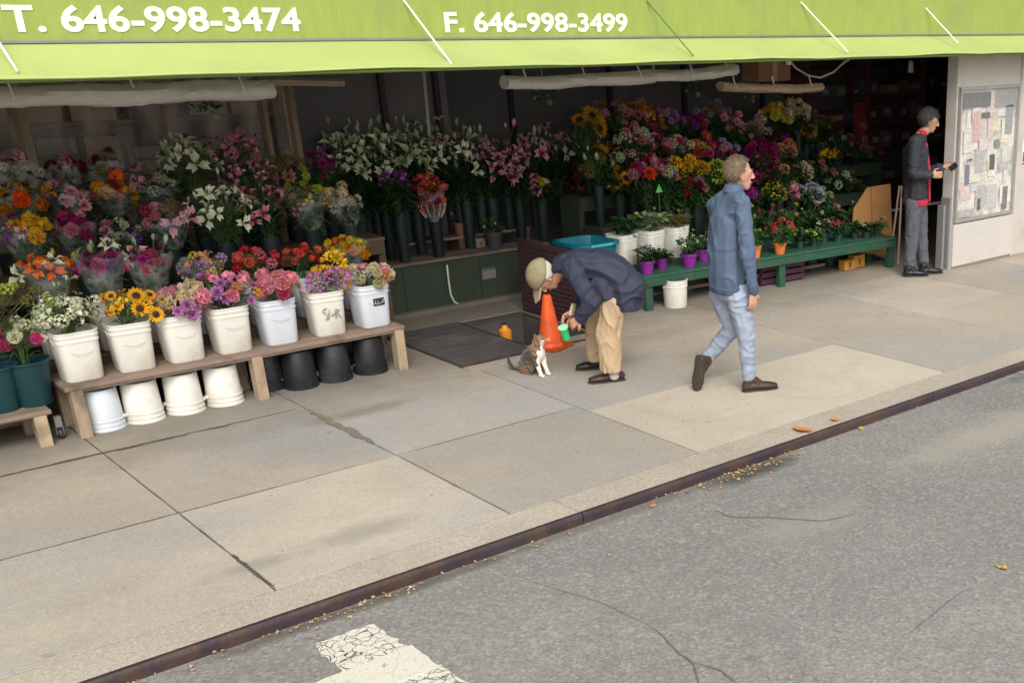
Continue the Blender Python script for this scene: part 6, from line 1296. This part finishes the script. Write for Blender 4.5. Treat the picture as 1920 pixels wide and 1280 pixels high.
# ---- calico cat sitting, looking up at the man
g = Vector((4.72, 7.66, 0)); J = lambda u, v, d=0.0: at_plane(g, u, v, d)
FW = (RH*.85-NH*.52).normalized(); LF = Z.cross(FW); TA = (FW, LF, Z)
fz = Fuse()
rump, mid, chst, nk = J(991, 683, .05), J(996, 668, .03), J(1008, 662, -.02), J(1008, 648, -.01)
hcx = J(1011, 638, -.015)
fz.chain([(rump, (.085, .076, .066), TA), (mid, (.080, .070, .074), TA), (chst, (.064, .060, .070), TA), (nk, (.050, .048, .045), TA), (hcx, (.050, .050, .043), TA)])
hf = (RH*.75-NH*.55+Z*.28).normalized(); HA = rad(hf, Z)
fz.hull(ell(hcx+hf*.025-Z*.006, (.028, .032, .024), HA), ell(hcx+hf*.045-Z*.010, (.016, .020, .014), HA))
for s in (-1, 1):
    e = hcx+HA[1]*.030*s+Z*.028-hf*.004; fz.hull(ell(e, (.012, .018, .010), HA), ell(e+Z*.036+HA[1]*.010*s, .004))
    # front leg
    sh_ = chst+LF*.034*s-Z*.01+FW*.01; pw = Vector((J(1020, 700, -.06).x, J(1020, 700, -.06).y, 0))+LF*.036*s; pw.z = .014
    fz.chain([(sh_, .034), (sh_.lerp(pw, .55)+FW*-.006, .021), (pw+Z*.02, .0165), (pw, (.020, .017, .013), TA), (pw+FW*.022, (.018, .018, .013), TA)])
    # folded hind leg with its paw forward
    hp_ = rump+LF*.052*s; kn_ = hp_+FW*.075-Z*.02; kn_.z = max(kn_.z, .055); hk = hp_-FW*.03; hk.z = .03
    fz.chain([(hp_, (.055, .032, .050), TA), (kn_, .032), (hk, .020)]); fz.chain([(hk, .019), (hk+FW*.05-Z*.014, .017), (hk+FW*.105-Z*.014, (.022, .018, .014), TA)])
tl = [rump-FW*.05-Z*.03, J(972, 690, .08), J(962, 690, .10), J(955, 680, .12), J(953, 671, .12)]
for q in tl: q.z = max(q.z, .020)
fz.chain([(q, r_) for q, r_ in zip(tl, (.022, .018, .017, .016, .012))])
def paint_cat(me):
    ca = me.color_attributes.new('coat', 'FLOAT_COLOR', 'POINT')
    for i, v in enumerate(me.vertices):
        p = v.co; f = (p-chst).dot(FW); u = p.z; n = noise.noise(p*16); n2 = noise.noise(p*9+Vector((4, 1, 9)))
        st = math.sin((p.z*1.0+f*.5)*150+n*5); tab = Vector((.13, .095, .06)).lerp(Vector((.03, .024, .02)), .5+.5*st)
        if n2 > .15: tab = Vector((.03, .026, .024))
        elif n2 < -.22: tab = Vector((.30, .14, .05)).lerp(Vector((.10, .06, .03)), .5+.5*st)
        w = 0.0
        if f > .030+.05*n: w = 1
        if u < .045+.03*n and f > .0: w = 1
        if (p-hcx).length < .085: w = 1 if (p-hcx).dot(hf) > .018+.02*n and abs((p-hcx).dot(HA[1])) < .024 else 0
        if (p-hcx).length < .10 and p.z > hcx.z+.012: w = 0
        c = tab.lerp(Vector((.70, .62, .55)), w); ca.data[i].color = (*c, 1)
M_cat = bpy.data.materials.new('calico_fur'); M_cat.use_nodes = True; _n = M_cat.node_tree; _a = _n.nodes.new('ShaderNodeVertexColor'); _a.layer_name = 'coat'; _pp = _n.nodes['Principled BSDF']; _n.links.new(_a.outputs[0], _pp.inputs['Base Color']); _pp.inputs['Roughness'].default_value = .85; _pp.inputs['Sheen Weight'].default_value = .3
_z = _n.nodes.new('ShaderNodeTexNoise'); _z.inputs['Scale'].default_value = 160; _b = _n.nodes.new('ShaderNodeBump'); _b.inputs['Strength'].default_value = .5; _b.inputs['Distance'].default_value = .004; _n.links.new(_z.outputs['Fac'], _b.inputs['Height']); _n.links.new(_b.outputs[0], _pp.inputs['Normal'])
ct = fz.build('cat', M_cat, None, .0045, 3, wrinkle=(.0022, (60, 60, 45)), post=paint_cat)
tag(ct, 'tabby and white cat sitting by the hatch looking up at the stooping man', 'cat')
for s in (-1, 1):
    o = MB().lathe([(0, -.006), (.005, -.004), (.0065, 0), (.005, .004), (0, .006)], 10).build('eye', mat('cat_eye', (.35, .36, .06), .15), ct, smooth=True); o.location = hcx+hf*.042+HA[1]*.019*s+Z*.008
    o2 = MB().lathe([(0, -.003), (.002, -.002), (.0025, 0), (.002, .002), (0, .003)], 8).build('pupil', M_black, o); o2.location = hf*.0055
for s in (-1, 1):
    for k in range(3): b_ = hcx+hf*.055+HA[1]*.010*s-Z*.008; MB().tube([b_, b_+HA[1]*.05*s+hf*.012+Z*(.012*(k-1))], .0006, 4).build('whisker', mat('whisker_white', (.8, .8, .78), .4), ct)
o = MB().lathe([(0, -.004), (.005, 0), (0, .004)], 8).build('nose', mat('cat_nose', (.5, .22, .2), .4), ct, smooth=True); o.location = hcx+hf*.061-Z*.006
# whole-scene tidy-up: give every person and the cat an origin at its base
for o, gp in ((wm, (5.55, 6.25)), (bm_, (5.02, 7.22)), (dm, (9.84, 8.05)), (ct, (4.72, 7.66))):
    off = Vector((gp[0], gp[1], 0)); o.data.transform(Matrix.Translation(-off)); o.location = off
    for c in o.children: c.matrix_parent_inverse = Matrix.Translation(-off)
